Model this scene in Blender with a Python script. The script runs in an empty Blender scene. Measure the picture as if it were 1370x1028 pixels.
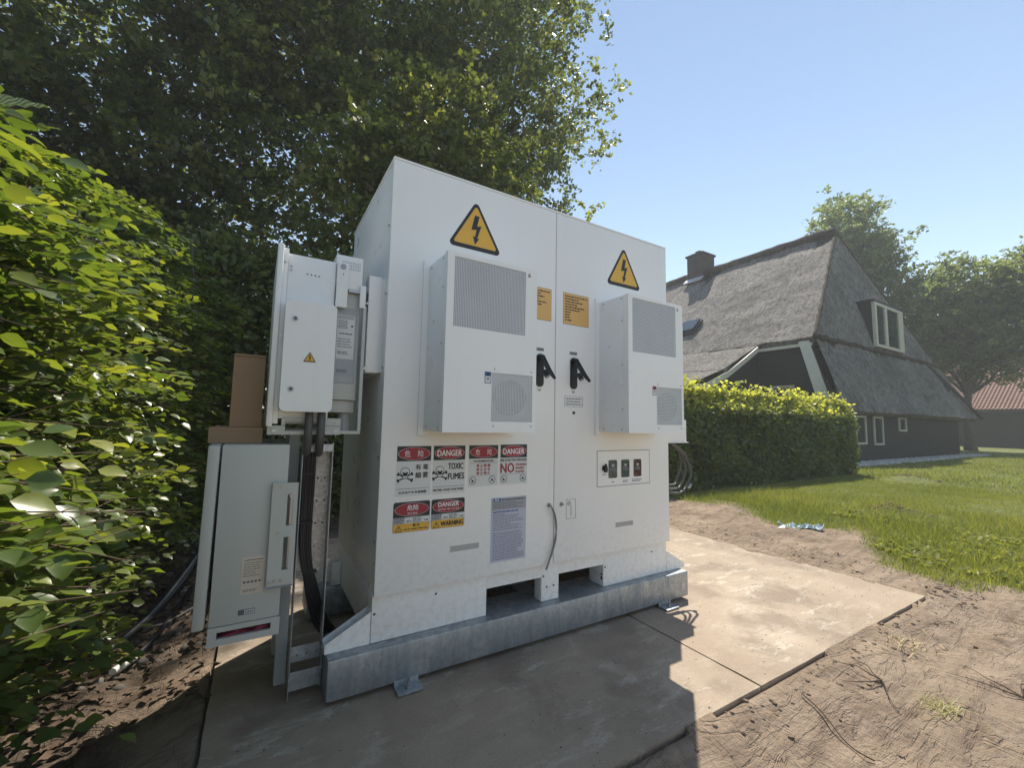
import bpy, bmesh, math, random
import numpy as np
from mathutils import Vector, Matrix
PI = math.pi
rad = math.radians
scene = bpy.context.scene
COL = scene.collection
rng = np.random.default_rng(7)
random.seed(7)

# ------------------------------------------------------------------ camera
CAM = Vector((-0.4873, -1.9616, 1.1760))
pitch, roll, yaw = rad(5.160), rad(1.107), rad(30.890)
fw = Vector((math.sin(yaw) * math.cos(pitch), math.cos(yaw) * math.cos(pitch), math.sin(pitch)))
rt = Vector((math.cos(yaw), -math.sin(yaw), 0))
up = rt.cross(fw)
r2 = rt * math.cos(roll) + up * math.sin(roll)
u2 = -rt * math.sin(roll) + up * math.cos(roll)
cd = bpy.data.cameras.new('camera')
cd.sensor_width = 36
cd.lens = 36 * 564.22 / 1370
cd.clip_start = 0.02
cd.clip_end = 3000
cam = bpy.data.objects.new('camera', cd)
COL.objects.link(cam)
cam.matrix_world = Matrix(((r2.x, u2.x, -fw.x, CAM.x), (r2.y, u2.y, -fw.y, CAM.y), (r2.z, u2.z, -fw.z, CAM.z), (0, 0, 0, 1)))
scene.camera = cam

# ------------------------------------------------------------------ light
SUN_AZ, SUN_EL = rad(51.5), rad(58)
world = bpy.data.worlds.new('World')
scene.world = world
world.use_nodes = True
wn = world.node_tree
bg = wn.nodes['Background']
sky = wn.nodes.new('ShaderNodeTexSky')
sky.sky_type = 'NISHITA'
sky.sun_disc = False
sky.sun_elevation = SUN_EL
sky.sun_rotation = SUN_AZ
sky.altitude = 0
sky.air_density = 1.0
sky.dust_density = 0.0
sky.ozone_density = 1.2
wb = wn.nodes.new('ShaderNodeMix')          # the phone's warm white balance, over the whole sky alike
wb.data_type = 'RGBA'
wb.blend_type = 'MULTIPLY'
wb.inputs[0].default_value = 1.0
wb.inputs[7].default_value = (1.06, 0.94, 0.80, 1)
wn.links.new(sky.outputs[0], wb.inputs[6])
wn.links.new(wb.outputs[2], bg.inputs[0])
bg.inputs[1].default_value = 0.078
sd = bpy.data.lights.new('sun', 'SUN')
sd.energy = 2.75
sd.angle = rad(0.53)
sd.color = (1.0, 0.92, 0.80)
sun = bpy.data.objects.new('sun', sd)
COL.objects.link(sun)
sdir = Vector((math.sin(SUN_AZ) * math.cos(SUN_EL), math.cos(SUN_AZ) * math.cos(SUN_EL), math.sin(SUN_EL)))
sun.rotation_euler = sdir.to_track_quat('Z', 'Y').to_euler()
sun.location = (0, 0, 30)
scene.view_settings.view_transform = 'Standard'
scene.view_settings.look = 'None'
scene.view_settings.gamma = 1
scene.view_settings.exposure = 1.55
scene.view_settings.use_curve_mapping = False
scene.cycles.max_bounces = 8
scene.cycles.diffuse_bounces = 4
scene.cycles.glossy_bounces = 3
scene.cycles.transmission_bounces = 5
scene.cycles.transparent_max_bounces = 8

# ------------------------------------------------------------------ materials
MATS = {}

def nodes(name):
    m = bpy.data.materials.new(name)
    m.use_nodes = True
    nt = m.node_tree
    b = nt.nodes['Principled BSDF']
    MATS[name] = m
    return m, nt, b

def N(nt, kind, **kw):
    n = nt.nodes.new(kind)
    for k, v in kw.items():
        if k in n.inputs.keys():
            n.inputs[k].default_value = v
        else:
            setattr(n, k, v)
    return n

def ramp(nt, fac, stops):
    r = nt.nodes.new('ShaderNodeValToRGB')
    e = r.color_ramp.elements
    while len(e) < len(stops):
        e.new(0.5)
    for el, (p, c) in zip(e, stops):
        el.position = p
        el.color = (c[0], c[1], c[2], 1) if isinstance(c, (tuple, list)) else (c, c, c, 1)
    nt.links.new(fac, r.inputs[0])
    return r.outputs[0]

def coords(nt, scale=(1, 1, 1), rot=(0, 0, 0)):
    g = nt.nodes.new('ShaderNodeNewGeometry')
    mp = nt.nodes.new('ShaderNodeMapping')
    mp.inputs['Scale'].default_value = scale
    mp.inputs['Rotation'].default_value = rot
    nt.links.new(g.outputs['Position'], mp.inputs[0])
    return mp.outputs[0]

def noise(nt, vec, scale, detail=4, rough=0.55, dist=0.0):
    n = nt.nodes.new('ShaderNodeTexNoise')
    n.inputs['Scale'].default_value = scale
    n.inputs['Detail'].default_value = detail
    n.inputs['Roughness'].default_value = rough
    n.inputs['Distortion'].default_value = dist
    nt.links.new(vec, n.inputs['Vector'])
    return n.outputs['Fac']

def mixc(nt, fac, a, b, blend='MIX'):
    n = nt.nodes.new('ShaderNodeMix')
    n.data_type = 'RGBA'
    n.blend_type = blend
    for sock, v in ((n.inputs[0], fac), (n.inputs[6], a), (n.inputs[7], b)):
        if hasattr(v, 'is_output') or isinstance(v, bpy.types.NodeSocket):
            nt.links.new(v, sock)
        elif isinstance(v, (int, float)):
            sock.default_value = v
        else:
            sock.default_value = (v[0], v[1], v[2], 1)
    return n.outputs[2]

def bump(nt, b, h, strength=0.3, dist=0.01):
    n = nt.nodes.new('ShaderNodeBump')
    n.inputs['Strength'].default_value = strength
    n.inputs['Distance'].default_value = dist
    nt.links.new(h, n.inputs['Height'])
    nt.links.new(n.outputs[0], b.inputs['Normal'])

def plain(name, col, rough=0.5, metal=0.0, var=0.08, scale=6.0, coat=0.0, bstr=0.0, bscale=200):
    m, nt, b = nodes(name)
    v = coords(nt)
    f = noise(nt, v, scale, 4)
    lo = tuple(max(0, c * (1 - var)) for c in col)
    hi = tuple(min(1, c * (1 + var)) for c in col)
    c = ramp(nt, f, [(0.3, lo), (0.7, hi)])
    nt.links.new(c, b.inputs['Base Color'])
    b.inputs['Roughness'].default_value = rough
    b.inputs['Metallic'].default_value = metal
    b.inputs['Coat Weight'].default_value = coat
    if bstr:
        bump(nt, b, noise(nt, v, bscale, 2), bstr, 0.001)
    return m

def white_paint(name, col, rough):
    m, nt, b = nodes(name)
    v = coords(nt)
    f = noise(nt, v, 1.7, 5, 0.6)
    c = ramp(nt, f, [(0.25, tuple(x * 0.955 for x in col)), (0.75, col)])
    # rain streaks and dust, thin and vertical
    vs = coords(nt, (9, 9, 0.5))
    st = noise(nt, vs, 2.2, 4, 0.6)
    c2 = ramp(nt, st, [(0.58, 0.0), (0.80, 0.12)])
    c = mixc(nt, c2, c, (0.56, 0.53, 0.47))
    # splashed dust low down (stays put on the paint)
    g = nt.nodes.new('ShaderNodeNewGeometry')
    sx = nt.nodes.new('ShaderNodeSeparateXYZ')
    nt.links.new(g.outputs['Position'], sx.inputs[0])
    mr = nt.nodes.new('ShaderNodeMapRange')
    mr.inputs[1].default_value = 0.75
    mr.inputs[2].default_value = 0.15
    mr.inputs[3].default_value = 0.0
    mr.inputs[4].default_value = 1.0
    nt.links.new(sx.outputs[2], mr.inputs[0])
    sp = ramp(nt, noise(nt, v, 34, 5, 0.7), [(0.45, 0.0), (0.72, 0.5)])
    mu = nt.nodes.new('ShaderNodeMath')
    mu.operation = 'MULTIPLY'
    nt.links.new(sp, mu.inputs[0])
    nt.links.new(mr.outputs[0], mu.inputs[1])
    c = mixc(nt, mu.outputs[0], c, (0.52, 0.44, 0.35))
    nt.links.new(c, b.inputs['Base Color'])
    rr = ramp(nt, noise(nt, v, 5, 3), [(0.3, rough - 0.05), (0.7, rough + 0.1)])
    nt.links.new(rr, b.inputs['Roughness'])
    wav = noise(nt, coords(nt, (1, 1, 0.6)), 1.9, 2, 0.4)      # thin sheet is never quite flat
    bw = nt.nodes.new('ShaderNodeBump')
    bw.inputs['Strength'].default_value = 0.6
    bw.inputs['Distance'].default_value = 0.012
    nt.links.new(wav, bw.inputs['Height'])
    bf = nt.nodes.new('ShaderNodeBump')
    bf.inputs['Strength'].default_value = 0.06
    bf.inputs['Distance'].default_value = 0.001
    nt.links.new(noise(nt, v, 260, 2), bf.inputs['Height'])
    nt.links.new(bw.outputs[0], bf.inputs['Normal'])
    nt.links.new(bf.outputs[0], b.inputs['Normal'])
    return m

white_paint('white paint', (0.88, 0.875, 0.855), 0.32)
white_paint('cool white paint', (0.84, 0.845, 0.84), 0.30)
white_paint('light grey paint', (0.50, 0.52, 0.49), 0.36)
plain('speckled zinc', (0.50, 0.47, 0.43), 0.45, 0.25, 0.35, 60)
plain('mid grey paint', (0.40, 0.42, 0.42), 0.4, 0, 0.05)
plain('dark steel', (0.05, 0.05, 0.055), 0.45, 0.3)
plain('black plastic', (0.012, 0.012, 0.014), 0.38, 0, 0.1)
plain('cable rubber', (0.010, 0.010, 0.014), 0.42, 0, 0.2)
plain('conduit grey', (0.09, 0.09, 0.095), 0.5, 0, 0.15)
plain('cable grey', (0.22, 0.22, 0.22), 0.5, 0, 0.1)
plain('cable green yellow', (0.35, 0.42, 0.05), 0.5, 0, 0.1)
plain('white plastic', (0.75, 0.75, 0.73), 0.45, 0, 0.1)
plain('screw steel', (0.42, 0.42, 0.43), 0.35, 0.9, 0.1)
plain('inside dark', (0.03, 0.03, 0.033), 0.7, 0, 0.2)
plain('clod earth', (0.15, 0.105, 0.075), 0.95, 0, 0.3, 30)
plain('grille steel', (0.62, 0.64, 0.65), 0.45, 0.1, 0.04)
plain('fan plastic', (0.16, 0.13, 0.17), 0.5, 0, 0.1)
plain('sign yellow', (0.72, 0.41, 0.055), 0.5, 0, 0.05)
plain('notice orange', (0.74, 0.44, 0.14), 0.5, 0, 0.05)
plain('notice edge', (0.30, 0.28, 0.25), 0.5, 0, 0.05)
plain('print black', (0.02, 0.02, 0.022), 0.5, 0, 0.05)
plain('print grey', (0.11, 0.11, 0.13), 0.5, 0, 0.1)
plain('print light grey', (0.36, 0.38, 0.40), 0.5, 0, 0.05)
plain('print red', (0.32, 0.022, 0.04), 0.45, 0, 0.06)
plain('print blue', (0.04, 0.11, 0.32), 0.5, 0, 0.1)
plain('print white', (0.80, 0.80, 0.80), 0.5, 0, 0.03)
plain('sheet lilac', (0.50, 0.52, 0.62), 0.5, 0, 0.04)
plain('label white', (0.66, 0.67, 0.66), 0.5, 0, 0.04)
plain('label cream', (0.62, 0.54, 0.44), 0.6, 0, 0.08)
plain('red rag', (0.20, 0.015, 0.04), 0.7, 0, 0.3, 40)
plain('amber window', (0.10, 0.095, 0.09), 0.25, 0, 0.5, 30)
plain('green window', (0.05, 0.075, 0.065), 0.25, 0, 0.5, 30)
plain('red window', (0.085, 0.03, 0.033), 0.25, 0, 0.6, 30)
plain('sealant brown', (0.50, 0.40, 0.25), 0.6, 0, 0.1)
plain('house frame white', (0.50, 0.49, 0.42), 0.5, 0, 0.05)
plain('twig brown', (0.10, 0.065, 0.04), 0.85, 0, 0.3, 20)
plain('root dark', (0.085, 0.06, 0.043), 0.9, 0, 0.3, 30)
plain('dry straw', (0.42, 0.33, 0.16), 0.8, 0, 0.3, 30)
plain('stone grey', (0.13, 0.115, 0.10), 0.85, 0, 0.3, 14)
plain('pebble white', (0.52, 0.51, 0.48), 0.8, 0, 0.3, 3)
plain('chimney brick', (0.06, 0.048, 0.046), 0.85, 0, 0.3, 3)
plain('lead sheet', (0.55, 0.57, 0.60), 0.4, 0.5, 0.1)

def galvanised():
    m, nt, b = nodes('galvanised steel')
    v = coords(nt)
    vo = nt.nodes.new('ShaderNodeTexVoronoi')
    vo.inputs['Scale'].default_value = 55
    nt.links.new(v, vo.inputs['Vector'])
    sp = ramp(nt, vo.outputs['Color'], [(0.0, (0.34, 0.37, 0.39)), (1.0, (0.52, 0.55, 0.57))])
    st = noise(nt, coords(nt, (7, 7, 1.3)), 3.2, 6, 0.65, 0.4)
    c = mixc(nt, ramp(nt, st, [(0.32, 0.0), (0.68, 0.75)]), sp, (0.22, 0.25, 0.28))
    wh = noise(nt, v, 6.5, 6, 0.7, 0.6)
    c = mixc(nt, ramp(nt, wh, [(0.57, 0.0), (0.70, 0.55)]), c, (0.66, 0.67, 0.68))
    nt.links.new(c, b.inputs['Base Color'])
    b.inputs['Metallic'].default_value = 0.72
    nt.links.new(ramp(nt, st, [(0.3, 0.36), (0.7, 0.62)]), b.inputs['Roughness'])
    bump(nt, b, vo.outputs['Distance'], 0.12, 0.001)
galvanised()

def cardboard():
    m, nt, b = nodes('cardboard')
    v = coords(nt, (1, 1, 40))
    f = noise(nt, v, 3, 4)
    c = ramp(nt, f, [(0.3, (0.335, 0.215, 0.13)), (0.7, (0.355, 0.235, 0.145))])
    nt.links.new(c, b.inputs['Base Color'])
    b.inputs['Roughness'].default_value = 0.85
    bump(nt, b, f, 0.1, 0.002)
cardboard()

def concrete():
    m, nt, b = nodes('dusty concrete')
    v = coords(nt)
    f1 = noise(nt, v, 1.3, 8, 0.62, 0.5)
    base = ramp(nt, f1, [(0.30, (0.19, 0.145, 0.105)), (0.5, (0.31, 0.25, 0.185)), (0.70, (0.44, 0.365, 0.285))])
    # cement smears: thin pale curved wipes
    f2 = noise(nt, coords(nt, (0.8, 2.6, 1), (0, 0, -0.9)), 4.4, 13, 0.80, 0.35)
    base = mixc(nt, ramp(nt, f2, [(0.545, 0.0), (0.575, 0.65), (0.60, 0.2), (0.65, 0.75)]), base, (0.60, 0.54, 0.46))
    # broom and trowel lines running across
    f3 = noise(nt, coords(nt, (0.45, 7, 1), (0, 0, 0.25)), 2.0, 7, 0.65, 0.9)
    base = mixc(nt, ramp(nt, f3, [(0.58, 0.0), (0.72, 0.45)]), base, (0.50, 0.43, 0.35))
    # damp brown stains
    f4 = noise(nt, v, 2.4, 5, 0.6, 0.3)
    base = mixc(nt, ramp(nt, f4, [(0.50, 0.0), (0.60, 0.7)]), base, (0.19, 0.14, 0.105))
    # sand walked and blown over it, thicker in places
    f6 = noise(nt, v, 0.85, 9, 0.68, 0.2)
    grain = noise(nt, v, 140, 3, 0.7)
    sand = ramp(nt, grain, [(0.3, (0.25, 0.19, 0.135)), (0.7, (0.40, 0.315, 0.235))])
    base = mixc(nt, ramp(nt, f6, [(0.46, 0.0), (0.58, 0.7)]), base, sand)
    f5 = noise(nt, v, 60, 3, 0.6)
    base = mixc(nt, ramp(nt, f5, [(0.62, 0.0), (0.75, 0.35)]), base, (0.12, 0.09, 0.07))
    nt.links.new(base, b.inputs['Base Color'])
    b.inputs['Roughness'].default_value = 0.82
    h = noise(nt, v, 45, 10, 0.75)
    mh = nt.nodes.new('ShaderNodeMath')
    mh.operation = 'ADD'
    nt.links.new(h, mh.inputs[0])
    nt.links.new(f2, mh.inputs[1])
    bump(nt, b, mh.outputs[0], 0.7, 0.009)
concrete()

def ground_mat():
    m, nt, b = nodes('sandy soil and turf')
    v = coords(nt)
    f1 = noise(nt, v, 1.6, 10, 0.68, 0.3)
    soil = ramp(nt, f1, [(0.25, (0.165, 0.122, 0.088)), (0.5, (0.27, 0.207, 0.152)), (0.75, (0.37, 0.29, 0.22))])
    fs = noise(nt, coords(nt, (0.8, 4.5, 1), (0, 0, 0.75)), 3.2, 10, 0.7, 0.7)
    soil = mixc(nt, ramp(nt, fs, [(0.48, 0.0), (0.62, 0.6)]), soil, (0.14, 0.102, 0.074))
    ff = noise(nt, v, 22, 6, 0.7)
    soil = mixc(nt, ramp(nt, ff, [(0.55, 0.0), (0.7, 0.5)]), soil, (0.33, 0.265, 0.20))
    g1 = noise(nt, v, 0.35, 6, 0.6)
    grass = ramp(nt, g1, [(0.3, (0.12, 0.14, 0.045)), (0.7, (0.21, 0.22, 0.08))])
    g2 = noise(nt, v, 30, 5, 0.7)
    grass = mixc(nt, ramp(nt, g2, [(0.35, 0.7), (0.6, 0.0)]), grass, (0.04, 0.07, 0.015))
    at = nt.nodes.new('ShaderNodeAttribute')
    at.attribute_name = 'lawn'
    litter = nt.nodes.new('ShaderNodeAttribute')
    litter.attribute_name = 'litter'
    col = mixc(nt, at.outputs['Fac'], soil, grass)
    lt = mixc(nt, ramp(nt, noise(nt, v, 16, 6, 0.7), [(0.4, 0.0), (0.65, 0.8)]), (0.055, 0.04, 0.028), (0.17, 0.13, 0.10))
    col = mixc(nt, litter.outputs['Fac'], col, lt)
    nt.links.new(col, b.inputs['Base Color'])
    b.inputs['Roughness'].default_value = 0.95
    b.inputs['Specular IOR Level'].default_value = 0.2
    mh = nt.nodes.new('ShaderNodeMath')
    mh.operation = 'ADD'
    nt.links.new(ff, mh.inputs[0])
    nt.links.new(fs, mh.inputs[1])
    cr = ramp(nt, noise(nt, coords(nt, (0.55, 2.6, 1), (0, 0, 1.25)), 2.6, 5, 0.6, 0.9), [(0.465, 0.0), (0.49, 1.0), (0.50, 1.0), (0.53, 0.0)])
    cr2 = ramp(nt, noise(nt, coords(nt, (2.2, 0.7, 1), (0, 0, 0.9)), 4.1, 4, 0.6, 0.6), [(0.47, 0.0), (0.488, 1.0), (0.50, 1.0), (0.52, 0.0)])
    m2 = N(nt, 'ShaderNodeMath', operation='MULTIPLY_ADD'); nt.links.new(cr, m2.inputs[0]); m2.inputs[1].default_value = -0.30; nt.links.new(mh.outputs[0], m2.inputs[2])
    m3 = N(nt, 'ShaderNodeMath', operation='MULTIPLY_ADD'); nt.links.new(cr2, m3.inputs[0]); m3.inputs[1].default_value = -0.20; nt.links.new(m2.outputs[0], m3.inputs[2])
    bump(nt, b, m3.outputs[0], 0.9, 0.024)
ground_mat()

def leaf_mat(name, dark, light, young, trans=0.35, rough=0.42, spec=0.5):
    """leaf blades: each carries its own random value; the youngest are yellower"""
    m, nt, b = nodes(name)
    at = nt.nodes.new('ShaderNodeAttribute')
    at.attribute_name = 'rnd'
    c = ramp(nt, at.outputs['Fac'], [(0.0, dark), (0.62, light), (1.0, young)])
    nt.links.new(c, b.inputs['Base Color'])
    b.inputs['Roughness'].default_value = rough
    b.inputs['Specular IOR Level'].default_value = spec
    tr = nt.nodes.new('ShaderNodeBsdfTranslucent')
    tc = mixc(nt, 1.0, c, (1.75, 1.75, 0.6), 'MULTIPLY')
    nt.links.new(tc, tr.inputs[0])
    mx = nt.nodes.new('ShaderNodeMixShader')
    mx.inputs[0].default_value = trans
    nt.links.new(b.outputs[0], mx.inputs[1])
    nt.links.new(tr.outputs[0], mx.inputs[2])
    nt.links.new(mx.outputs[0], nt.nodes['Material Output'].inputs[0])
    return m
leaf_mat('beech leaf', (0.038, 0.068, 0.022), (0.095, 0.14, 0.036), (0.24, 0.26, 0.055), 0.42, 0.34, 0.6)
def veined():
    m = leaf_mat('veined leaf', (0.05, 0.085, 0.025), (0.11, 0.16, 0.036), (0.21, 0.25, 0.05), 0.40, 0.33, 0.6)
    nt = m.node_tree
    tc = nt.nodes.new('ShaderNodeTexCoord')
    sx = nt.nodes.new('ShaderNodeSeparateXYZ')
    nt.links.new(tc.outputs['Object'], sx.inputs[0])
    ab = N(nt, 'ShaderNodeMath', operation='ABSOLUTE'); nt.links.new(sx.outputs[1], ab.inputs[0])
    sb = N(nt, 'ShaderNodeMath', operation='SUBTRACT'); nt.links.new(sx.outputs[0], sb.inputs[0]); nt.links.new(ab.outputs[0], sb.inputs[1])
    mu = N(nt, 'ShaderNodeMath', operation='MULTIPLY'); nt.links.new(sb.outputs[0], mu.inputs[0]); mu.inputs[1].default_value = 56
    si = N(nt, 'ShaderNodeMath', operation='SINE'); nt.links.new(mu.outputs[0], si.inputs[0])
    b = nt.nodes['Principled BSDF']
    bump(nt, b, si.outputs[0], 0.55, 0.0022)
    return m
veined()
leaf_mat('hedge leaf', (0.075, 0.10, 0.045), (0.16, 0.19, 0.075), (0.55, 0.54, 0.15), 0.48, 0.42, 0.45)
leaf_mat('tree leaf', (0.045, 0.058, 0.028), (0.11, 0.135, 0.058), (0.30, 0.30, 0.13), 0.55, 0.38, 0.5)
leaf_mat('hazy distant leaf', (0.10, 0.13, 0.085), (0.165, 0.205, 0.125), (0.24, 0.28, 0.165), 0.50, 0.5, 0.4)  # paler and bluer than near leaves; distance haze put into the colour
leaf_mat('grass blade', (0.13, 0.16, 0.045), (0.24, 0.26, 0.08), (0.40, 0.37, 0.17), 0.35, 0.5, 0.3)

def thatch(name, lo, hi):
    m, nt, b = nodes(name)
    v = coords(nt)
    f1 = noise(nt, v, 0.7, 7, 0.62, 0.3)
    c = ramp(nt, f1, [(0.3, lo), (0.7, hi)])
    f2 = noise(nt, coords(nt, (1.0, 1.0, 0.5)), 7, 9, 0.82)
    c = mixc(nt, ramp(nt, f2, [(0.38, 0.9), (0.56, 0.0)]), c, tuple(x * 0.35 for x in lo))
    f3 = noise(nt, v, 0.45, 5, 0.6, 1.0)
    c = mixc(nt, ramp(nt, f3, [(0.55, 0.0), (0.68, 0.5)]), c, (0.085, 0.085, 0.07))
    nt.links.new(c, b.inputs['Base Color'])
    b.inputs['Roughness'].default_value = 0.95
    b.inputs['Specular IOR Level'].default_value = 0.15
    bump(nt, b, f2, 1.0, 0.22)
thatch('old thatch', (0.25, 0.235, 0.22), (0.42, 0.40, 0.38))
thatch('ridge thatch', (0.11, 0.095, 0.08), (0.19, 0.165, 0.14))

def boards():
    m, nt, b = nodes('tarred boards')
    v = coords(nt, (1, 1, 8))
    f = noise(nt, v, 2, 4)
    nt.links.new(ramp(nt, f, [(0.3, (0.012, 0.012, 0.014)), (0.7, (0.026, 0.025, 0.028))]), b.inputs['Base Color'])
    b.inputs['Roughness'].default_value = 0.7
boards()

def glass():
    m, nt, b = nodes('window glass')
    b.inputs['Base Color'].default_value = (0.03, 0.04, 0.045, 1)
    b.inputs['Roughness'].default_value = 0.06
    b.inputs['Metallic'].default_value = 0.0
    b.inputs['Specular IOR Level'].default_value = 1.0
    f = noise(nt, coords(nt), 1.5, 2)
    bump(nt, b, f, 0.04, 0.02)
glass()

def tiles():
    m, nt, b = nodes('clay pantile')
    f = noise(nt, coords(nt), 3.0, 5, 0.7)
    nt.links.new(ramp(nt, f, [(0.3, (0.24, 0.105, 0.075)), (0.7, (0.36, 0.20, 0.155))]), b.inputs['Base Color'])
    b.inputs['Roughness'].default_value = 0.7
tiles()

def bark():
    m, nt, b = nodes('bark')
    f = noise(nt, coords(nt, (6, 6, 1.2)), 3, 6, 0.7, 0.3)
    nt.links.new(ramp(nt, f, [(0.3, (0.05, 0.042, 0.033)), (0.7, (0.13, 0.115, 0.095))]), b.inputs['Base Color'])
    b.inputs['Roughness'].default_value = 0.95
    bump(nt, b, f, 0.8, 0.03)
bark()

def plastic_sheet():
    m, nt, b = nodes('pale blue sheet')
    f = noise(nt, coords(nt), 9, 4)
    nt.links.new(ramp(nt, f, [(0.35, (0.30, 0.42, 0.52)), (0.6, (0.62, 0.70, 0.74))]), b.inputs['Base Color'])
    b.inputs['Roughness'].default_value = 0.4
plastic_sheet()

# ------------------------------------------------------------------ mesh helpers
ORIG = {}

class MB:
    """collects shapes in world coordinates and links them as ONE mesh object"""
    def __init__(self):
        self.v, self.f, self.m, self.mats = [], [], [], []
        self.cur = 0
        self.piece = []
        self.hold = False
    def mat(self, name):
        if name not in self.mats:
            self.mats.append(name)
        self.cur = self.mats.index(name)
        return self
    def add(self, vs, fs):
        n = len(self.v)
        if not self.hold: self.piece.append((n, len(self.f)))
        self.v += [tuple(p) for p in vs]
        for f in fs:
            self.f.append([i + n for i in f])
            self.m.append(self.cur)
        return self
    def box(self, x0, x1, y0, y1, z0, z1, M=None):
        vs = [(x, y, z) for z in (z0, z1) for y in (y0, y1) for x in (x0, x1)]
        if M is not None:
            vs = [M @ Vector(p) for p in vs]
        return self.add(vs, [(0, 2, 3, 1), (4, 5, 7, 6), (0, 1, 5, 4), (2, 6, 7, 3), (0, 4, 6, 2), (1, 3, 7, 5)])
    def bbox(self, x0, x1, y0, y1, z0, z1, b=0.004, M=None):
        """box with chamfered edges"""
        bm = bmesh.new()
        bmesh.ops.create_cube(bm, size=1)
        for p in bm.verts:
            p.co = Vector(((x0 + x1) / 2 + p.co.x * (x1 - x0), (y0 + y1) / 2 + p.co.y * (y1 - y0), (z0 + z1) / 2 + p.co.z * (z1 - z0)))
        bmesh.ops.bevel(bm, geom=bm.edges[:], offset=b, segments=2, affect='EDGES', profile=0.6)
        bm.verts.index_update()
        vs = [p.co.copy() if M is None else M @ p.co for p in bm.verts]
        self.add(vs, [[p.index for p in f.verts] for f in bm.faces])
        bm.free()
        return self
    def prism(self, poly, y0, y1, M=None):
        """polygon in the XZ plane (counter-clockwise seen from -y) pulled from y0 (front) to y1 (back)"""
        n = len(poly)
        vs = [(x, y0, z) for x, z in poly] + [(x, y1, z) for x, z in poly]
        if M is not None:
            vs = [M @ Vector(p) for p in vs]
        fs = [list(range(n)), [n + i for i in reversed(range(n))]]
        fs += [[i, n + i, n + (i + 1) % n, (i + 1) % n] for i in range(n)]
        return self.add(vs, fs)
    def hprism(self, pts3, off):
        """closed slab: polygon pts3 and the same polygon moved by off"""
        n = len(pts3)
        vs = [Vector(p) for p in pts3] + [Vector(p) + Vector(off) for p in pts3]
        fs = [list(range(n)), [n + i for i in reversed(range(n))]]
        fs += [[i, n + i, n + (i + 1) % n, (i + 1) % n] for i in range(n)]
        return self.add(vs, fs)
    def tube(self, pts, r, n=8, cap=True):
        pts = [Vector(p) for p in pts]
        rs = r if isinstance(r, (list, tuple)) else [r] * len(pts)
        rings, prev = [], None
        for i, p in enumerate(pts):
            d = (pts[min(i + 1, len(pts) - 1)] - pts[max(i - 1, 0)]).normalized()
            if prev is None:
                a = d.orthogonal().normalized()
            else:
                a = (prev - d * prev.dot(d))
                a = a.normalized() if a.length > 1e-6 else d.orthogonal().normalized()
            prev = a
            b = d.cross(a)
            rings.append([p + (a * math.cos(2 * PI * k / n) + b * math.sin(2 * PI * k / n)) * rs[i] for k in range(n)])
        vs = [q for ring in rings for q in ring]
        fs = []
        for i in range(len(pts) - 1):
            for k in range(n):
                fs.append([i * n + k, i * n + (k + 1) % n, (i + 1) * n + (k + 1) % n, (i + 1) * n + k])
        if cap:
            fs.append(list(reversed(range(n))))
            fs.append([(len(pts) - 1) * n + k for k in range(n)])
        return self.add(vs, fs)
    def disc(self, cx, cz, y0, y1, r, n=20):
        return self.prism([(cx + r * math.cos(2 * PI * k / n), cz + r * math.sin(2 * PI * k / n)) for k in range(n)], y0, y1)
    def build(self, name, mat=None, parent=None, smooth=False, auto=None):
        o = (0, 0, 0)
        if parent is not None:
            o = ORIG[parent.name]
        me = bpy.data.meshes.new(name)
        me.from_pydata([(p[0] - o[0], p[1] - o[1], p[2] - o[2]) for p in self.v], [], self.f)
        if self.mats:
            for k in self.mats:
                me.materials.append(MATS[k])
            me.polygons.foreach_set('material_index', self.m)
        elif mat:
            me.materials.append(MATS[mat])
        if smooth:
            me.polygons.foreach_set('use_smooth', [True] * len(me.polygons))
        if auto:
            me.polygons.foreach_set('use_smooth', [True] * len(me.polygons))
            me.set_sharp_from_angle(angle=rad(auto))
        me.update()
        ob = bpy.data.objects.new(name, me)
        COL.objects.link(ob)
        ob.parent = parent
        ORIG[ob.name] = o
        return ob

def build_each(mb, name, mat=None, parent=None, smooth=False, auto=None, labels=None):
    """every shape added to mb becomes an object of its own"""
    out, n = [], len(mb.v)
    starts = mb.piece + [(len(mb.v), len(mb.f))]
    for (v0, f0), (v1, f1) in zip(starts[:-1], starts[1:]):
        if f1 == f0: continue
        q = MB()
        q.v = mb.v[v0:v1]
        q.f = [[i - v0 for i in f] for f in mb.f[f0:f1]]
        used = sorted(set(mb.m[f0:f1]))
        q.mats = [mb.mats[k] for k in used] if mb.mats else []
        q.m = [used.index(k) for k in mb.m[f0:f1]]
        out.append(q.build(name, mat, parent, smooth, auto))
    return out

def spline(pts, n=6):
    """Catmull-Rom through pts"""
    P = [Vector(p) for p in pts]
    P = [P[0] * 2 - P[1]] + P + [P[-1] * 2 - P[-2]]
    out = []
    for i in range(1, len(P) - 2):
        for k in range(n):
            t = k / n
            out.append(0.5 * ((2 * P[i]) + (-P[i - 1] + P[i + 1]) * t + (2 * P[i - 1] - 5 * P[i] + 4 * P[i + 1] - P[i + 2]) * t * t + (-P[i - 1] + 3 * P[i] - 3 * P[i + 1] + P[i + 2]) * t ** 3))
    out.append(P[-2])
    return out

def tag(o, label=None, cat=None, group=None, kind=None):
    if label: o['label'] = label
    if cat: o['category'] = cat
    if group: o['group'] = group
    if kind: o['kind'] = kind
    return o

def thing(name, label, cat, loc, group=None):
    o = bpy.data.objects.new(name, None)
    COL.objects.link(o)
    o.location = loc
    o.empty_display_size = 0.1
    ORIG[o.name] = tuple(loc)
    return tag(o, label, cat, group)

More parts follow.
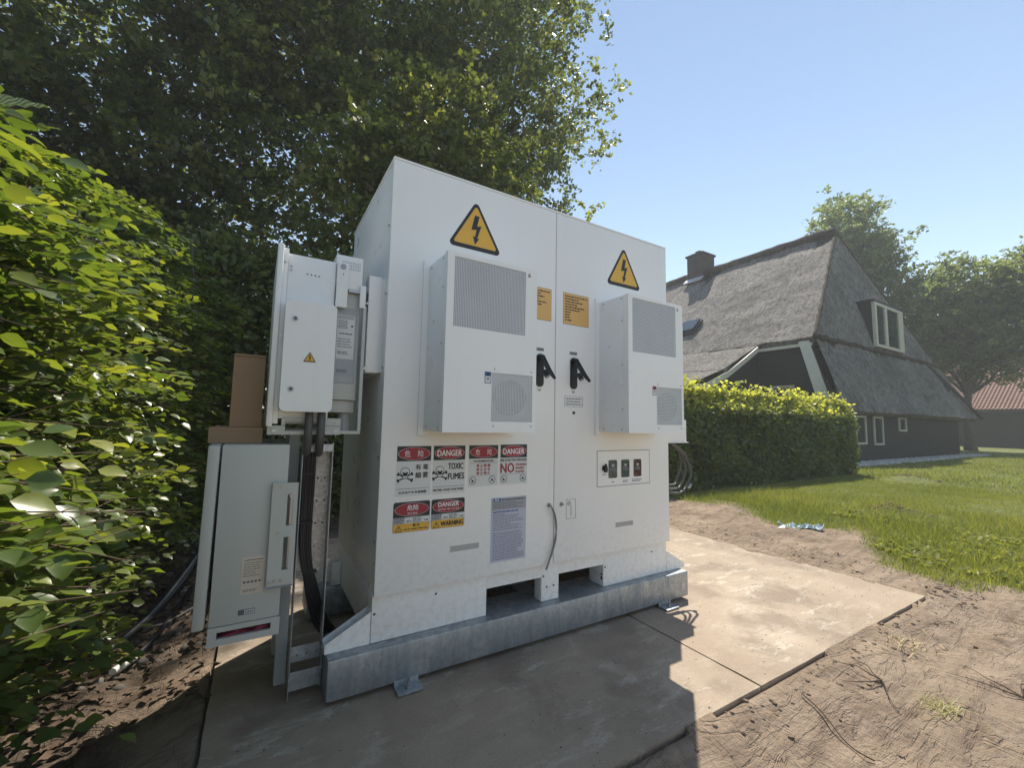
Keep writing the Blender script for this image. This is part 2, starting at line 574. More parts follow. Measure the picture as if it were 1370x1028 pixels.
def holed(mb, x0, x1, z0, z1, yf, yb, holes):
    """front panel with rectangular openings; solid between yf and yb"""
    xs = sorted({x0, x1} | {h[0] for h in holes} | {h[1] for h in holes})
    zs = sorted({z0, z1} | {h[2] for h in holes} | {h[3] for h in holes})
    solid = {}
    for i in range(len(xs) - 1):
        for j in range(len(zs) - 1):
            cx, cz = (xs[i] + xs[i + 1]) / 2, (zs[j] + zs[j + 1]) / 2
            solid[i, j] = not any(h[0] < cx < h[1] and h[2] < cz < h[3] for h in holes)
    idx = {}
    vs, fs = [], []
    def V(i, j, k):
        key = (i, j, k)
        if key not in idx:
            idx[key] = len(vs)
            vs.append((xs[i], yb if k else yf, zs[j]))
        return idx[key]
    for (i, j), s in solid.items():
        if not s: continue
        fs.append([V(i, j, 0), V(i + 1, j, 0), V(i + 1, j + 1, 0), V(i, j + 1, 0)])
        fs.append([V(i, j + 1, 1), V(i + 1, j + 1, 1), V(i + 1, j, 1), V(i, j, 1)])
        for di, dj, a, b in ((0, -1, (i, j), (i + 1, j)), (1, 0, (i + 1, j), (i + 1, j + 1)), (0, 1, (i + 1, j + 1), (i, j + 1)), (-1, 0, (i, j + 1), (i, j))):
            if not solid.get((i + di, j + dj), False):
                fs.append([V(*b, 0), V(*a, 0), V(*a, 1), V(*b, 1)])
    return mb.add(vs, fs)

def lattice(mb, x0, x1, z0, z1, y, nx, nz, bar=0.42, th=0.0015):
    """perforated sheet: nx by nz square holes, with a little thickness"""
    px, pz = (x1 - x0) / nx, (z1 - z0) / nz
    xs = [x0]
    for i in range(nx):
        xs += [x0 + px * (i + bar / 2), x0 + px * (i + 1 - bar / 2)]
    xs.append(x1)
    zs = [z0]
    for j in range(nz):
        zs += [z0 + pz * (j + bar / 2), z0 + pz * (j + 1 - bar / 2)]
    zs.append(z1)
    nX, nZ = len(xs), len(zs)
    vs = [(x, y, z) for z in zs for x in xs]
    fs = []
    for j in range(nZ - 1):
        for i in range(nX - 1):
            if (i % 2 == 1) and (j % 2 == 1): continue
            a = j * nX + i
            fs.append([a, a + 1, a + nX + 1, a + nX])
    return mb.add(vs, fs)

_font_cache = {}
def glyphs(body):
    if body in _font_cache: return _font_cache[body]
    c = bpy.data.curves.new('t', 'FONT')
    c.body = body
    c.resolution_u = 2
    o = bpy.data.objects.new('t', c)
    COL.objects.link(o)
    dg = bpy.context.evaluated_depsgraph_get()
    dg.update()
    me = bpy.data.meshes.new_from_object(o.evaluated_get(dg))
    vs = np.array([v.co[:] for v in me.vertices]) if len(me.vertices) else np.zeros((0, 3))
    fs = [list(p.vertices) for p in me.polygons]
    bpy.data.objects.remove(o)
    bpy.data.curves.remove(c)
    bpy.data.meshes.remove(me)
    _font_cache[body] = (vs, fs)
    return vs, fs

def text(mb, body, x0, x1, z0, z1, y, bold=0.0):
    """lettering stretched to fill the rectangle, facing -y"""
    vs, fs = glyphs(body)
    if len(vs) == 0: return
    lo, hi = vs.min(0), vs.max(0)
    sx, sz = (x1 - x0) / (hi[0] - lo[0]), (z1 - z0) / (hi[1] - lo[1])
    mb.hold = False
    offs = [(0, 0)] if not bold else [(-bold, 0), (bold, 0), (0, bold)]
    for k, (ox, oz) in enumerate(offs):
        mb.add([(x0 + (p[0] - lo[0]) * sx + ox, y - 0.00004 * k, z0 + (p[1] - lo[1]) * sz + oz) for p in vs], fs)
        mb.hold = True
    mb.hold = False

def lines(mb, x0, x1, z0, z1, y, rows, seed, fill=0.45, ragged=0.5, word=0.012):
    """small print too small to read: broken strokes"""
    R = random.Random(seed)
    pitch_ = (z1 - z0) / rows
    for r in range(rows):
        zc = z1 - pitch_ * (r + 0.5)
        xe = x1 - (x1 - x0) * ragged * R.random() ** 2
        x = x0
        while x < xe:
            w = word * R.uniform(0.4, 1.6)
            w = min(w, xe - x)
            if w < word * 0.2: break
            mb.add([(x, y, zc - pitch_ * fill / 2), (x + w, y, zc - pitch_ * fill / 2), (x + w, y, zc + pitch_ * fill / 2), (x, y, zc + pitch_ * fill / 2)], [(0, 1, 2, 3)])
            x += w + word * 0.22

def rrect(x0, x1, z0, z1, r, n=5):
    out = []
    for cx, cz, a in ((x1 - r, z0 + r, -90), (x1 - r, z1 - r, 0), (x0 + r, z1 - r, 90), (x0 + r, z0 + r, 180)):
        for k in range(n + 1):
            t = rad(a + 90 * k / n)
            out.append((cx + r * math.cos(t), cz + r * math.sin(t)))
    return out

def ell(cx, cz, a, b, n=28):
    return [(cx + a * math.cos(2 * PI * k / n), cz + b * math.sin(2 * PI * k / n)) for k in range(n)]

def flat(mb, poly, y):
    n = len(poly)
    return mb.add([(x, y, z) for x, z in poly], [list(range(n))])

def rtri(cx, z0, w, h, r, n=5):
    """rounded triangle, base centre (cx, z0)"""
    P = [Vector((cx - w / 2, z0)), Vector((cx + w / 2, z0)), Vector((cx, z0 + h))]
    out = []
    for i in range(3):
        a, p, b = P[i - 1], P[i], P[(i + 1) % 3]
        d1, d2 = (a - p).normalized(), (b - p).normalized()
        half = d1.angle(d2) / 2
        c = p + (d1 + d2).normalized() * (r / math.sin(half))
        s, e = p + d1 * (r / math.tan(half)), p + d2 * (r / math.tan(half))
        a0, a1 = math.atan2((s - c).y, (s - c).x), math.atan2((e - c).y, (e - c).x)
        while a1 < a0: a1 += 2 * PI
        for k in range(n + 1):
            t = a0 + (a1 - a0) * k / n
            out.append((c.x + r * math.cos(t), c.y + r * math.sin(t)))
    return out

def bolt_shape(cx, cz, s):
    P = [(-0.05, 0.50), (0.12, 0.50), (0.04, 0.14), (0.20, 0.18), (0.05, -0.28), (0.13, -0.26), (-0.02, -0.50), (-0.11, -0.22), (-0.03, -0.24), (0.02, 0.02), (-0.17, -0.02)]
    return [(cx + x * s, cz + z * s) for x, z in P]

def hazard(parent, cx, z0, w, h, y, border=0.13):
    """yellow triangle with a lightning arrow"""
    mb = MB().mat('print black')
    mb.prism(rtri(cx, z0, w, h, w * 0.06), y - 0.0012, y)
    mb.mat('sign yellow')
    flat(mb, rtri(cx, z0 + h * border * 0.62, w * (1 - border * 1.45), h * (1 - border * 1.45), w * 0.03), y - 0.0018)
    mb.mat('print black')
    flat(mb, list(reversed(bolt_shape(cx, z0 + h * 0.40, h * 0.58))), y - 0.0024)
    return mb.build('hazard_sign', None, parent)
# ------------------------------------------------------------------ numpy noise
def _hash(ix, iy, seed):
    h = (ix.astype(np.int64) * 374761393 + iy.astype(np.int64) * 668265263 + seed * 1442695041) & 0xffffffff
    h = ((h ^ (h >> 13)) * 1274126177) & 0xffffffff
    return ((h ^ (h >> 16)) & 0xffff) / 65535.0
def vnoise(x, y, seed=0):
    ix, iy = np.floor(x), np.floor(y)
    fx, fy = x - ix, y - iy
    fx, fy = fx * fx * (3 - 2 * fx), fy * fy * (3 - 2 * fy)
    a, b = _hash(ix, iy, seed), _hash(ix + 1, iy, seed)
    c, d = _hash(ix, iy + 1, seed), _hash(ix + 1, iy + 1, seed)
    return (a * (1 - fx) + b * fx) * (1 - fy) + (c * (1 - fx) + d * fx) * fy
def fbm(x, y, scale, octv=4, seed=0, gain=0.5):
    s, amp, tot = 0, 1.0, 0
    for k in range(octv):
        s = s + amp * vnoise(x * scale * 2 ** k + 17.3 * k, y * scale * 2 ** k - 9.1 * k, seed + k)
        tot += amp
        amp *= gain
    return s / tot

LB_Y = np.array([-60, -12, -3, -1.1, -.8, -.53, -.33, -.06, .24, .5, .8, 1.2, 1.6, 2.15, 2.85, 3.6, 4.5, 6, 12, 60])
LB_X = np.array([7, 5.4, 4.9, 4.66, 4.62, 4.42, 4.5, 5.0, 5.75, 5.7, 5.1, 5.35, 5.6, 6.1, 5.75, 4.6, 4.0, 4, 5, 8])
def lawn_mask(x, y):
    d = x - np.interp(y, LB_Y, LB_X) + (fbm(x, y, 2.3, 4, 5) - 0.5) * 1.1
    return np.clip(d / 0.75 + 0.5, 0, 1)
def ground_z(x, y):
    r = np.hypot(x - 1, y - 0.5)
    lm = lawn_mask(x, y)
    z = -0.062 + 0 * x
    z = z + (fbm(x, y, 0.9, 3, 21) - 0.5) * 0.06
    rough = 1 - 0.55 * lm
    z = z + (fbm(x, y, 4.5, 4, 33) - 0.5) * 0.034 * rough
    # drag marks and tyre tracks running roughly along the slab edge
    u = x * 0.72 - y * 0.69
    w = x * 0.69 + y * 0.72
    z = z + (fbm(u * 0.9, w * 5.5, 1.6, 3, 47) - 0.5) * 0.030 * (1 - lm)
    # creases left by boots, rakes and a dragged plate
    c1 = fbm(u + .25 * fbm(x, y, 1.3, 2, 48), w * 3.2, 1.5, 3, 49)
    z = z - 0.020 * np.exp(-((c1 - .5) / .022) ** 2) * (fbm(x, y, 1.7, 2, 50) > .46) * (1 - lm)
    c2 = fbm(x, y, 2.1, 4, 51)
    z = z - 0.012 * np.exp(-((c2 - .47) / .012) ** 2) * (1 - lm)
    z = z + np.maximum(0, fbm(x, y, 7.5, 3, 55) - 0.62) * 0.12 * (1 - lm)
    z = z + (fbm(x, y, 19, 3, 57) - .5) * .008 * (1 - lm)
    # spoil thrown up along the far edge of the slab
    d = np.abs(x - (np.interp(y, LB_Y, LB_X) - 0.35))
    z = z + 0.05 * np.exp(-(d / 0.35) ** 2) * (0.3 + fbm(x, y, 3.1, 3, 61)) * (y > -1.5) * (y < 4)
    for mx, my, mr, mh in ((7.75, 0.62, .30, .09), (13.6, 2.0, .5, .13), (3.9, -.83, .16, .05), (2.3, -.93, .16, .03), (1.75, -.98, .12, .03), (3.0, -.95, .1, .025), (9.6, 1.4, .25, .05)):
        z = z + mh * np.exp(-((x - mx) ** 2 + (y - my) ** 2) / (mr * mr)) * (0.6 + 0.8 * fbm(x, y, 9, 3, 71))
    z = np.where(r > 25, -0.08 + (z + 0.08) * np.clip((60 - r) / 35, 0, 1), z)
    # level bed just under the slab, banked soil touching its side faces
    din = np.minimum(np.minimum(x + 0.60, 3.66 - x), np.minimum(y + 0.815, 2.6 - y))
    z = np.where(din > 0.0, -0.16, z)
    edge = np.clip(1 - np.abs(din) / 0.25, 0, 1) * (din <= 0.0)
    top = -0.012 + 0.040 * (fbm(x, y, 3.5, 3, 91) - 0.35)
    top = np.where(x > 3.6, 0.012 * (fbm(x, y, 3.5, 3, 93) - 0.2), top)
    z = z * (1 - edge) + np.minimum(top, np.where(x > 3.5, 0.006, 0.001)) * edge
    # sand spilt back over the slab's rim in uneven tongues
    far = np.where((x > 3.2) & (y > -.55), 0.10, 0.012)
    spill = 0.022 * (fbm(x, y, 2.6, 4, 95) - 0.34 - 0.42 * np.clip(din / far, 0, 3))
    z = np.where((din > 0) & (din < .6) & (x > 1.0), np.where(spill > 0, spill, -0.03), z)
    return z

def axis(lo, hi, step, far, grow=1.22):
    a = list(np.arange(lo, hi + 1e-6, step))
    s, x = step, hi
    right = []
    while x < far:
        s *= grow
        x += s
        right.append(x)
    s, x = step, lo
    left = []
    while x > -far:
        s *= grow
        x -= s
        left.append(x)
    return np.array(left[::-1] + a + right)
gx = axis(-2.2, 8.0, 0.028, 900)
gy = axis(-1.9, 3.4, 0.028, 900)
X_, Y_ = np.meshgrid(gx, gy)
Z_ = ground_z(X_, Y_)
def grid_mesh(name, X, Y, Z, mat, attrs):
    ny, nx = X.shape
    v = np.stack([X, Y, Z], -1).reshape(-1, 3)
    i = np.arange(nx * ny).reshape(ny, nx)
    f = np.stack([i[:-1, :-1], i[:-1, 1:], i[1:, 1:], i[1:, :-1]], -1).reshape(-1, 4)
    me = bpy.data.meshes.new(name)
    me.vertices.add(len(v)); me.vertices.foreach_set('co', v.astype(np.float32).ravel())
    me.loops.add(f.size); me.loops.foreach_set('vertex_index', f.ravel().astype(np.int32))
    me.polygons.add(len(f)); me.polygons.foreach_set('loop_start', (np.arange(len(f)) * 4).astype(np.int32))
    me.update(calc_edges=True)
    me.polygons.foreach_set('use_smooth', [True] * len(f))
    for k, a in attrs.items():
        at = me.attributes.new(k, 'FLOAT', 'POINT')
        at.data.foreach_set('value', a.astype(np.float32).ravel())
    me.materials.append(MATS[mat])
    o = bpy.data.objects.new(name, me)
    COL.objects.link(o)
    ORIG[o.name] = (0, 0, 0)
    return o
litter = np.clip((-0.75 - X_) / 0.3 + (fbm(X_, Y_, 3, 3, 81) - .5) * 2, 0, 1) * (X_ < 0) * (Y_ > -3)
litter = np.maximum(litter, np.clip((Y_ - 2.6) / 0.6, 0, 1) * (X_ < 4.2))
g = grid_mesh('ground', X_, Y_, Z_, 'sandy soil and turf', {'lawn': lawn_mask(X_, Y_), 'litter': litter})
tag(g, kind='structure')

# cast slab in two pours with an open joint, edges slightly ragged
def slab(x0, x1, name):
    nx, ny = max(2, int((x1 - x0) / 0.06)), 56
    xs, ys = np.linspace(x0, x1, nx), np.linspace(-0.812, 2.6, ny)
    bm = bmesh.new()
    R = np.random.default_rng(int(x0 * 100) + 500)
    def pos(i, j):
        x, y = xs[i], ys[j]
        if j == 0: y += R.uniform(-.0015, .0015)
        if i == 0: x += R.uniform(-.002, .002)
        if i == nx - 1: x += R.uniform(-.004, .004) if x1 > 3 else R.uniform(-.002, .002)
        return x, y
    P = {}
    for i in range(nx):
        for j in range(ny):
            x, y = pos(i, j)
            z = 0.0
            if j == 0 and R.random() < .3: z -= R.uniform(0, .003)
            P[i, j] = bm.verts.new((x, y, z))
    for i in range(nx - 1):
        for j in range(ny - 1):
            bm.faces.new((P[i, j], P[i + 1, j], P[i + 1, j + 1], P[i, j + 1]))
    ring = [P[i, 0] for i in range(nx)] + [P[nx - 1, j] for j in range(1, ny)] + [P[i, ny - 1] for i in range(nx - 2, -1, -1)] + [P[0, j] for j in range(ny - 2, 0, -1)]
    low = [bm.verts.new((v.co.x, v.co.y, -0.14)) for v in ring]
    n = len(ring)
    for k in range(n):
        bm.faces.new((ring[k], low[k], low[(k + 1) % n], ring[(k + 1) % n]))
    me = bpy.data.meshes.new(name)
    bm.to_mesh(me); bm.free()
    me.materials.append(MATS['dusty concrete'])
    o = bpy.data.objects.new(name, me)
    COL.objects.link(o)
    ORIG[o.name] = (0, 0, 0)
    return tag(o, kind='structure')
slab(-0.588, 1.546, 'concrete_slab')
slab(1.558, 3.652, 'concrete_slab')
j = MB().box(1.5465, 1.5575, -0.806, 2.59, -0.10, -0.012).build('joint_filler', 'root dark')
tag(j, kind='structure')

# ------------------------------------------------------------------ numpy leaf meshes
def raw_mesh(name, V, F, mat, rnd=None, parent=None, nv=None):
    """V (n,3) world, F (m,k) faces; rnd per vertex"""
    o = ORIG[parent.name] if parent is not None else (0, 0, 0)
    V = V - np.array(o)
    k = F.shape[1]
    me = bpy.data.meshes.new(name)
    me.vertices.add(len(V)); me.vertices.foreach_set('co', V.astype(np.float32).ravel())
    me.loops.add(F.size); me.loops.foreach_set('vertex_index', F.ravel().astype(np.int32))
    me.polygons.add(len(F)); me.polygons.foreach_set('loop_start', (np.arange(len(F)) * k).astype(np.int32))
    me.update(calc_edges=True)
    if rnd is not None:
        at = me.attributes.new('rnd', 'FLOAT', 'POINT')
        at.data.foreach_set('value', rnd.astype(np.float32))
    me.materials.append(MATS[mat])
    ob = bpy.data.objects.new(name, me)
    COL.objects.link(ob)
    ob.parent = parent
    ORIG[ob.name] = o
    return ob

# leaf outlines: (along, across, lift)
LEAF_FINE_V = np.array([(0, 0, 0), (.20, .27, .06), (.46, .37, .08), (.76, .21, .03), (1.0, 0, -.10), (.76, -.21, .03), (.46, -.37, .08), (.20, -.27, .06), (.35, 0, -.02), (.68, 0, -.02)])
LEAF_FINE_F = np.array([(0, 1, 8), (1, 2, 8), (2, 9, 8), (2, 3, 9), (3, 4, 9), (4, 5, 9), (5, 6, 9), (6, 8, 9), (6, 7, 8), (7, 0, 8)])
LEAF_MID_V = np.array([(0, 0, 0), (.48, .36, .06), (1.0, 0, -.04), (.48, -.36, .06)])
LEAF_MID_F = np.array([(0, 1, 2), (0, 2, 3)])
LEAF_QUAD_V = np.array([(0, 0, 0), (.5, .38, .05), (1.0, 0, 0), (.5, -.38, -.05)])
LEAF_QUAD_F = np.array([(0, 1, 2, 3)])

def leaves(P, A, Nn, size, tv, tf):
    """P points, A leaf axis, Nn leaf normals, size per leaf"""
    A = A / np.linalg.norm(A, axis=1, keepdims=True)
    B = np.cross(Nn, A)
    B /= np.linalg.norm(B, axis=1, keepdims=True) + 1e-9
    C = np.cross(A, B)
    S = size[:, None, None]
    V = P[:, None, :] + S * (tv[None, :, 0:1] * A[:, None, :] + tv[None, :, 1:2] * B[:, None, :] + tv[None, :, 2:3] * C[:, None, :])
    n, k = len(P), len(tv)
    F = (tf[None, :, :] + (np.arange(n) * k)[:, None, None]).reshape(-1, tf.shape[1])
    return V.reshape(-1, 3), F

def unit(n, R):
    v = R.normal(size=(n, 3))
    return v / np.linalg.norm(v, axis=1, keepdims=True)
# ================================================================== thatched farmhouse
XR, PKY, PKZ = 24.0, 7.35, 11.05          # ridge line x, ridge end
XW, SY, SZ = 17.45, 5.69, 4.66            # west break of the roof, seam height
XE = 30.9
EY, EZ = 4.38, 1.80
XEL, XER = 16.35, 32.15
BACK = 34.0
house = thing('thatched_farmhouse', 'old farmhouse with a big grey thatched roof over low black walls', 'farmhouse', (24, 12, -0.1))

def patch(mb, corners, nu, nv, amp, seed, thick, edge_drop=0.0):
    """bilinear sheet a-b-c-d (a,b bottom; d,c top) with an uneven surface and a thick lower edge"""
    a, b, c, d = [np.array(p, float) for p in corners]
    nrm = np.cross(b - a, d - a); nrm /= np.linalg.norm(nrm)
    if nrm[2] < 0: nrm = -nrm
    R = np.random.default_rng(seed)
    u, v = np.meshgrid(np.linspace(0, 1, nu), np.linspace(0, 1, nv))
    P = (a[None, None] * (1 - u)[..., None] + b[None, None] * u[..., None]) * (1 - v)[..., None] + (d[None, None] * (1 - u)[..., None] + c[None, None] * u[..., None]) * v[..., None]
    L = np.linalg.norm(b - a)
    H = np.linalg.norm(d - a)
    h = (fbm(u * L + seed, v * H, 0.55, 3, seed) - .5) * amp * 2.2 + (fbm(u * L, v * H + seed, 3.0, 3, seed + 9) - .5) * amp
    e = np.minimum(1, np.minimum(np.minimum(u, 1 - u) * L, 9) / 0.3)
    h = h * e
    top = P + nrm * h[..., None]
    low = P - nrm * (thick * np.maximum(.04, (1 - v) ** 6))[..., None]
    n0 = len(mb.v)
    V = np.concatenate([top.reshape(-1, 3), low.reshape(-1, 3)])
    idx = np.arange(nu * nv).reshape(nv, nu)
    F = []
    for j in range(nv - 1):
        for i in range(nu - 1):
            F.append((idx[j, i], idx[j, i + 1], idx[j + 1, i + 1], idx[j + 1, i]))
    m = nu * nv
    F.append((m + idx[0, 0], m + idx[-1, 0], m + idx[-1, -1], m + idx[0, -1]))
    for i in range(nu - 1):
        F.append((idx[0, i], m + idx[0, i], m + idx[0, i + 1], idx[0, i + 1]))
    for j in range(nv - 1):
        F.append((idx[j, 0], idx[j + 1, 0], m + idx[j + 1, 0], m + idx[j, 0]))
        F.append((idx[j, -1], m + idx[j, -1], m + idx[j + 1, -1], idx[j + 1, -1]))
    mb.add(V.tolist(), [list(map(int, f)) for f in F])
    return mb

# hip end: upper and lower coat
mb = MB(); patch(mb, [(XW, SY, SZ), (XE, SY, SZ), (XR + .05, PKY, PKZ), (XR - .05, PKY, PKZ)], 90, 50, .02, 3, .02)
roof = mb.build('hip_roof', 'old thatch', house, smooth=True)
mb = MB(); patch(mb, [(XEL, EY, EZ), (XER, EY, EZ), (XE, SY - .03, SZ - .06), (XW + .02, SY - .03, SZ - .06)], 110, 30, .07, 13, .34)
mb.build('hip_roof', 'old thatch', house, auto=50)
# rolled step between the coats
mb = MB()
R = random.Random(3)
pts = [(XW + (XE - XW) * k / 60, SY - .05 + R.uniform(-.02, .02), SZ - .02 + R.uniform(-.04, .04)) for k in range(61)]
mb.tube(pts, [.10 + R.uniform(-.02, .03) for _ in pts], 7)
mb.build('thatch_step', 'ridge thatch', roof, smooth=True)
# west slope, upper part with its thick lower edge
mb = MB(); patch(mb, [(XW - .02, BACK, SZ), (XW - .02, SY, SZ), (XR, PKY, PKZ), (XR, BACK, PKZ)], 190, 50, .10, 23, .36)
mb.build('west_roof', 'old thatch', house, auto=55)
# west outshoot, lower and flatter, in two leaves that bend
mb = MB()
patch(mb, [(14.9, BACK, 3.38), (14.9, 7.8, 3.38), (XW + .1, 7.8, SZ + .0), (XW + .1, BACK, SZ + .0)], 160, 12, .06, 33, .22)
patch(mb, [(11.6, BACK, 2.25), (11.6, 7.8, 2.25), (14.9, 7.8, 3.38), (14.9, BACK, 3.38)], 160, 14, .06, 43, .22)
mb.build('outshoot_roof', 'old thatch', house, auto=55)
# east slope, seen only from elsewhere
mb = MB(); patch(mb, [(XE + .02, SY + .03, SZ), (XE + .02, BACK, SZ), (XR, BACK, PKZ), (XR, PKY + .03, PKZ)], 60, 24, .05, 53, .02)
patch(mb, [(XER, EY + .03, EZ), (XER + .2, BACK, EZ), (XE, BACK, SZ), (XE, SY + .03, SZ)], 60, 12, .05, 59, .3)
mb.build('east_roof', 'old thatch', house, auto=55)
mb = MB(); patch(mb, [(XER, BACK, EZ), (XEL, BACK, EZ), (XR - .1, BACK - 1.5, PKZ), (XR + .1, BACK - 1.5, PKZ)], 20, 12, .05, 57, .2)
mb.build('rear_roof', 'old thatch', house, auto=55)
# heather ridge
mb = MB()
pts = [(XR, PKY - .05 + (BACK - PKY) * k / 70, PKZ + .05 + R.uniform(-.04, .04)) for k in range(71)]
mb.tube(pts, [.26 + R.uniform(-.03, .05) for _ in pts], 9)
pts = [(XR + (XW - XR) * t, PKY + (SY - PKY) * t - .0, PKZ + (SZ - PKZ) * t + .0) for t in np.linspace(0, 1, 40)]
mb.tube([(p[0] + R.uniform(-.03, .03), p[1], p[2] + R.uniform(-.03, .03)) for p in pts], [.06 + R.uniform(-.02, .03) for _ in pts], 7)
pts = [(XR + (XE - XR) * t, PKY + (SY - PKY) * t, PKZ + (SZ - PKZ) * t) for t in np.linspace(0, 1, 40)]
mb.tube([(p[0] + R.uniform(-.03, .03), p[1], p[2] + R.uniform(-.03, .03)) for p in pts], [.06 + R.uniform(-.02, .03) for _ in pts], 7)
mb.build('ridge_cap', 'ridge thatch', house, smooth=True)
# diagonal fold low on the east half
pts = [(29.1 + (XER - .25 - 29.1) * t, SY - .06 + (EY - SY + .02) * t, SZ + (EZ - SZ) * t + .02) for t in np.linspace(0, 1, 24)]
MB().tube([(p[0], p[1], p[2] + R.uniform(-.02, .02)) for p in pts], [.07] * 24, 6).build('thatch_fold', 'ridge thatch', roof, smooth=True)

# walls
wl = MB()
wl.box(17.6, 30.15, 4.85, 5.05, -0.3, 2.15)
wl.box(29.95, 30.15, 5.05, BACK - .5, -0.3, 3.6)
wl.prism([(17.5, 2.0), (17.62, 4.5), (17.62, 2.0)], 5.3, 5.31)
house_wall = wl.build('front_wall', 'tarred boards', house)
# west wall under the high eave: quad following the slope of the hip
MB().hprism([(17.72, 5.05, -.3), (17.72, 8.1, -.3), (17.72, 8.1, 4.75), (17.72, 6.15, 4.75), (17.72, 5.05, 1.9)], (.15, 0, 0)).build('west_wall', 'tarred boards', house)
# gable of the outshoot
MB().prism([(12.3, -.3), (17.72, -.3), (17.72, 4.45), (14.9, 3.05), (12.3, 2.12)], 8.0, 8.15).build('gable_wall', 'tarred boards', house)
MB().box(12.3, 12.45, 8.15, BACK - .5, -.3, 2.12).build('side_wall', 'tarred boards', house)
# white barge boards
mb = MB()
pts = [(17.25, 7.74, 4.52), (16.3, 7.74, 3.98), (15.1, 7.74, 3.32), (13.6, 7.74, 2.74), (11.7, 7.74, 2.10)]
for a, b in zip(pts[:-1], pts[1:]):
    mb.hprism([(a[0], 7.70, a[2] - .24), (b[0], 7.70, b[2] - .24), (b[0], 7.70, b[2] - .02), (a[0], 7.70, a[2] - .02)], (0, .05, 0))
mb.build('barge_board', 'house frame white', house)
MB().hprism([(17.34, 6.22, 4.50), (17.34, 5.86, 4.50), (16.72, 4.92, 1.95), (16.72, 5.34, 1.95)], (.06, 0, 0)).build('barge_board', 'house frame white', house)
MB().hprism([(17.34, 8.0, 4.30), (17.34, 5.75, 4.30), (17.34, 5.75, 4.42), (17.34, 8.0, 4.42)], (.05, 0, 0)).build('fascia_board', 'house frame white', house)
MB().box(12.8, 13.9, 7.93, 7.99, 2.08, 2.22).build('fascia_board', 'house frame white', house)

def window_y(x0, x1, z0, z1, y, t=.07, mull=(), hmull=()):
    mb = MB(); holed(mb, x0, x1, z0, z1, y - .05, y + .02, [(x0 + t, x1 - t, z0 + t, z1 - t)])
    for m in mull: mb.box(m - t * .4, m + t * .4, y - .045, y + .01, z0 + t, z1 - t)
    w = mb.build('window', 'house frame white', house)
    MB().box(x0 + t * .5, x1 - t * .5, y - .012, y - .004, z0 + t * .5, z1 - t * .5).build('pane', 'window glass', w)
    return w
window_y(18.15, 19.05, 0.60, 1.66, 4.845)
window_y(19.75, 20.62, 0.56, 1.66, 4.845)
window_y(22.25, 23.05, 1.10, 1.68, 4.845)
window_y(13.9, 14.9, 1.72, 2.42, 7.995, .08)
def window_x(y0, y1, z0, z1, x, t=.09):
    mb = MB()
    for a, b, c, d in ((y0, y1, z1 - t, z1), (y0, y1, z0, z0 + t), (y0, y0 + t, z0 + t, z1 - t), (y1 - t, y1, z0 + t, z1 - t)):
        mb.box(x - .05, x + .02, a, b, c, d)
    w = mb.build('window', 'house frame white', house)
    MB().box(x - .012, x - .004, y0 + t * .5, y1 - t * .5, z0 + t * .5, z1 - t * .5).build('pane', 'window glass', w)
window_x(6.58, 7.50, 1.95, 2.86, 17.715, .10)

# dormer in the hip
x0, x1, z0, z1, y = 23.05, 26.35, 4.88, 6.93, 5.70
mb = MB()
mb.hprism([(x0 - .02, y + .06, z0 - .12), (x0 - .02, y + .06, z1 + .02), (x0 - .02, y + .75, z1 + .02), (x0 - .02, y + .12, z0 - .12)], (.1, 0, 0))
mb.hprism([(x1 + .02, y + .06, z0 - .12), (x1 + .02, y + .2, z0 - .12), (x1 + .02, y + .75, z1 + .02), (x1 + .02, y + .06, z1 + .02)], (-.1, 0, 0))
mb.box(x0 - .08, x1 + .08, y - .05, y + .80, z1 + .02, z1 + .12)
mb.box(x0, x1, y + .04, y + .10, z0 - .45, z0 - .02)
dm = mb.build('dormer', 'tarred boards', house)
mb = MB(); holed(mb, x0, x1, z0, z1, y - .06, y + .06, [(x0 + .13, x1 - .13, z0 + .13, z1 - .13)])
mb.box(x0 + .13 + 1.02, x0 + .13 + 1.28, y - .05, y + .05, z0 + .13, z1 - .13)
mb.box(x1 - .50, x1 - .13, y - .05, y + .05, z0 + .13, z1 - .13)
mb.box(x0 + .13, x0 + .30, y - .03, y + .05, z0 + .13, z1 - .13)
mb.build('dormer_frame', 'house frame white', dm)
for a, b in ((x0 + .30, x0 + 1.15), (x0 + 1.41, x1 - .50)):
    MB().box(a, b, y + .0, y + .01, z0 + .13, z1 - .13).build('pane', 'window glass', dm)

# chimney with a lead apron
ch = MB()
ch.bbox(23.35, 24.6, 14.35, 15.5, 10.2, 12.25, .03)
ch.bbox(23.27, 24.68, 14.27, 15.58, 12.25, 12.38, .03)
ch.bbox(23.6, 23.95, 14.7, 15.05, 12.38, 12.62, .02)
ch.bbox(23.6, 23.95, 15.1, 15.4, 12.38, 12.55, .02)
chm = ch.build('chimney', 'chimney brick', house)
MB().hprism([(23.1, 14.3, 10.42), (23.1, 15.6, 10.42), (23.38, 15.6, 10.70), (23.38, 14.3, 10.70)], (-.05, 0, .06)).build('lead_apron', 'lead sheet', chm)
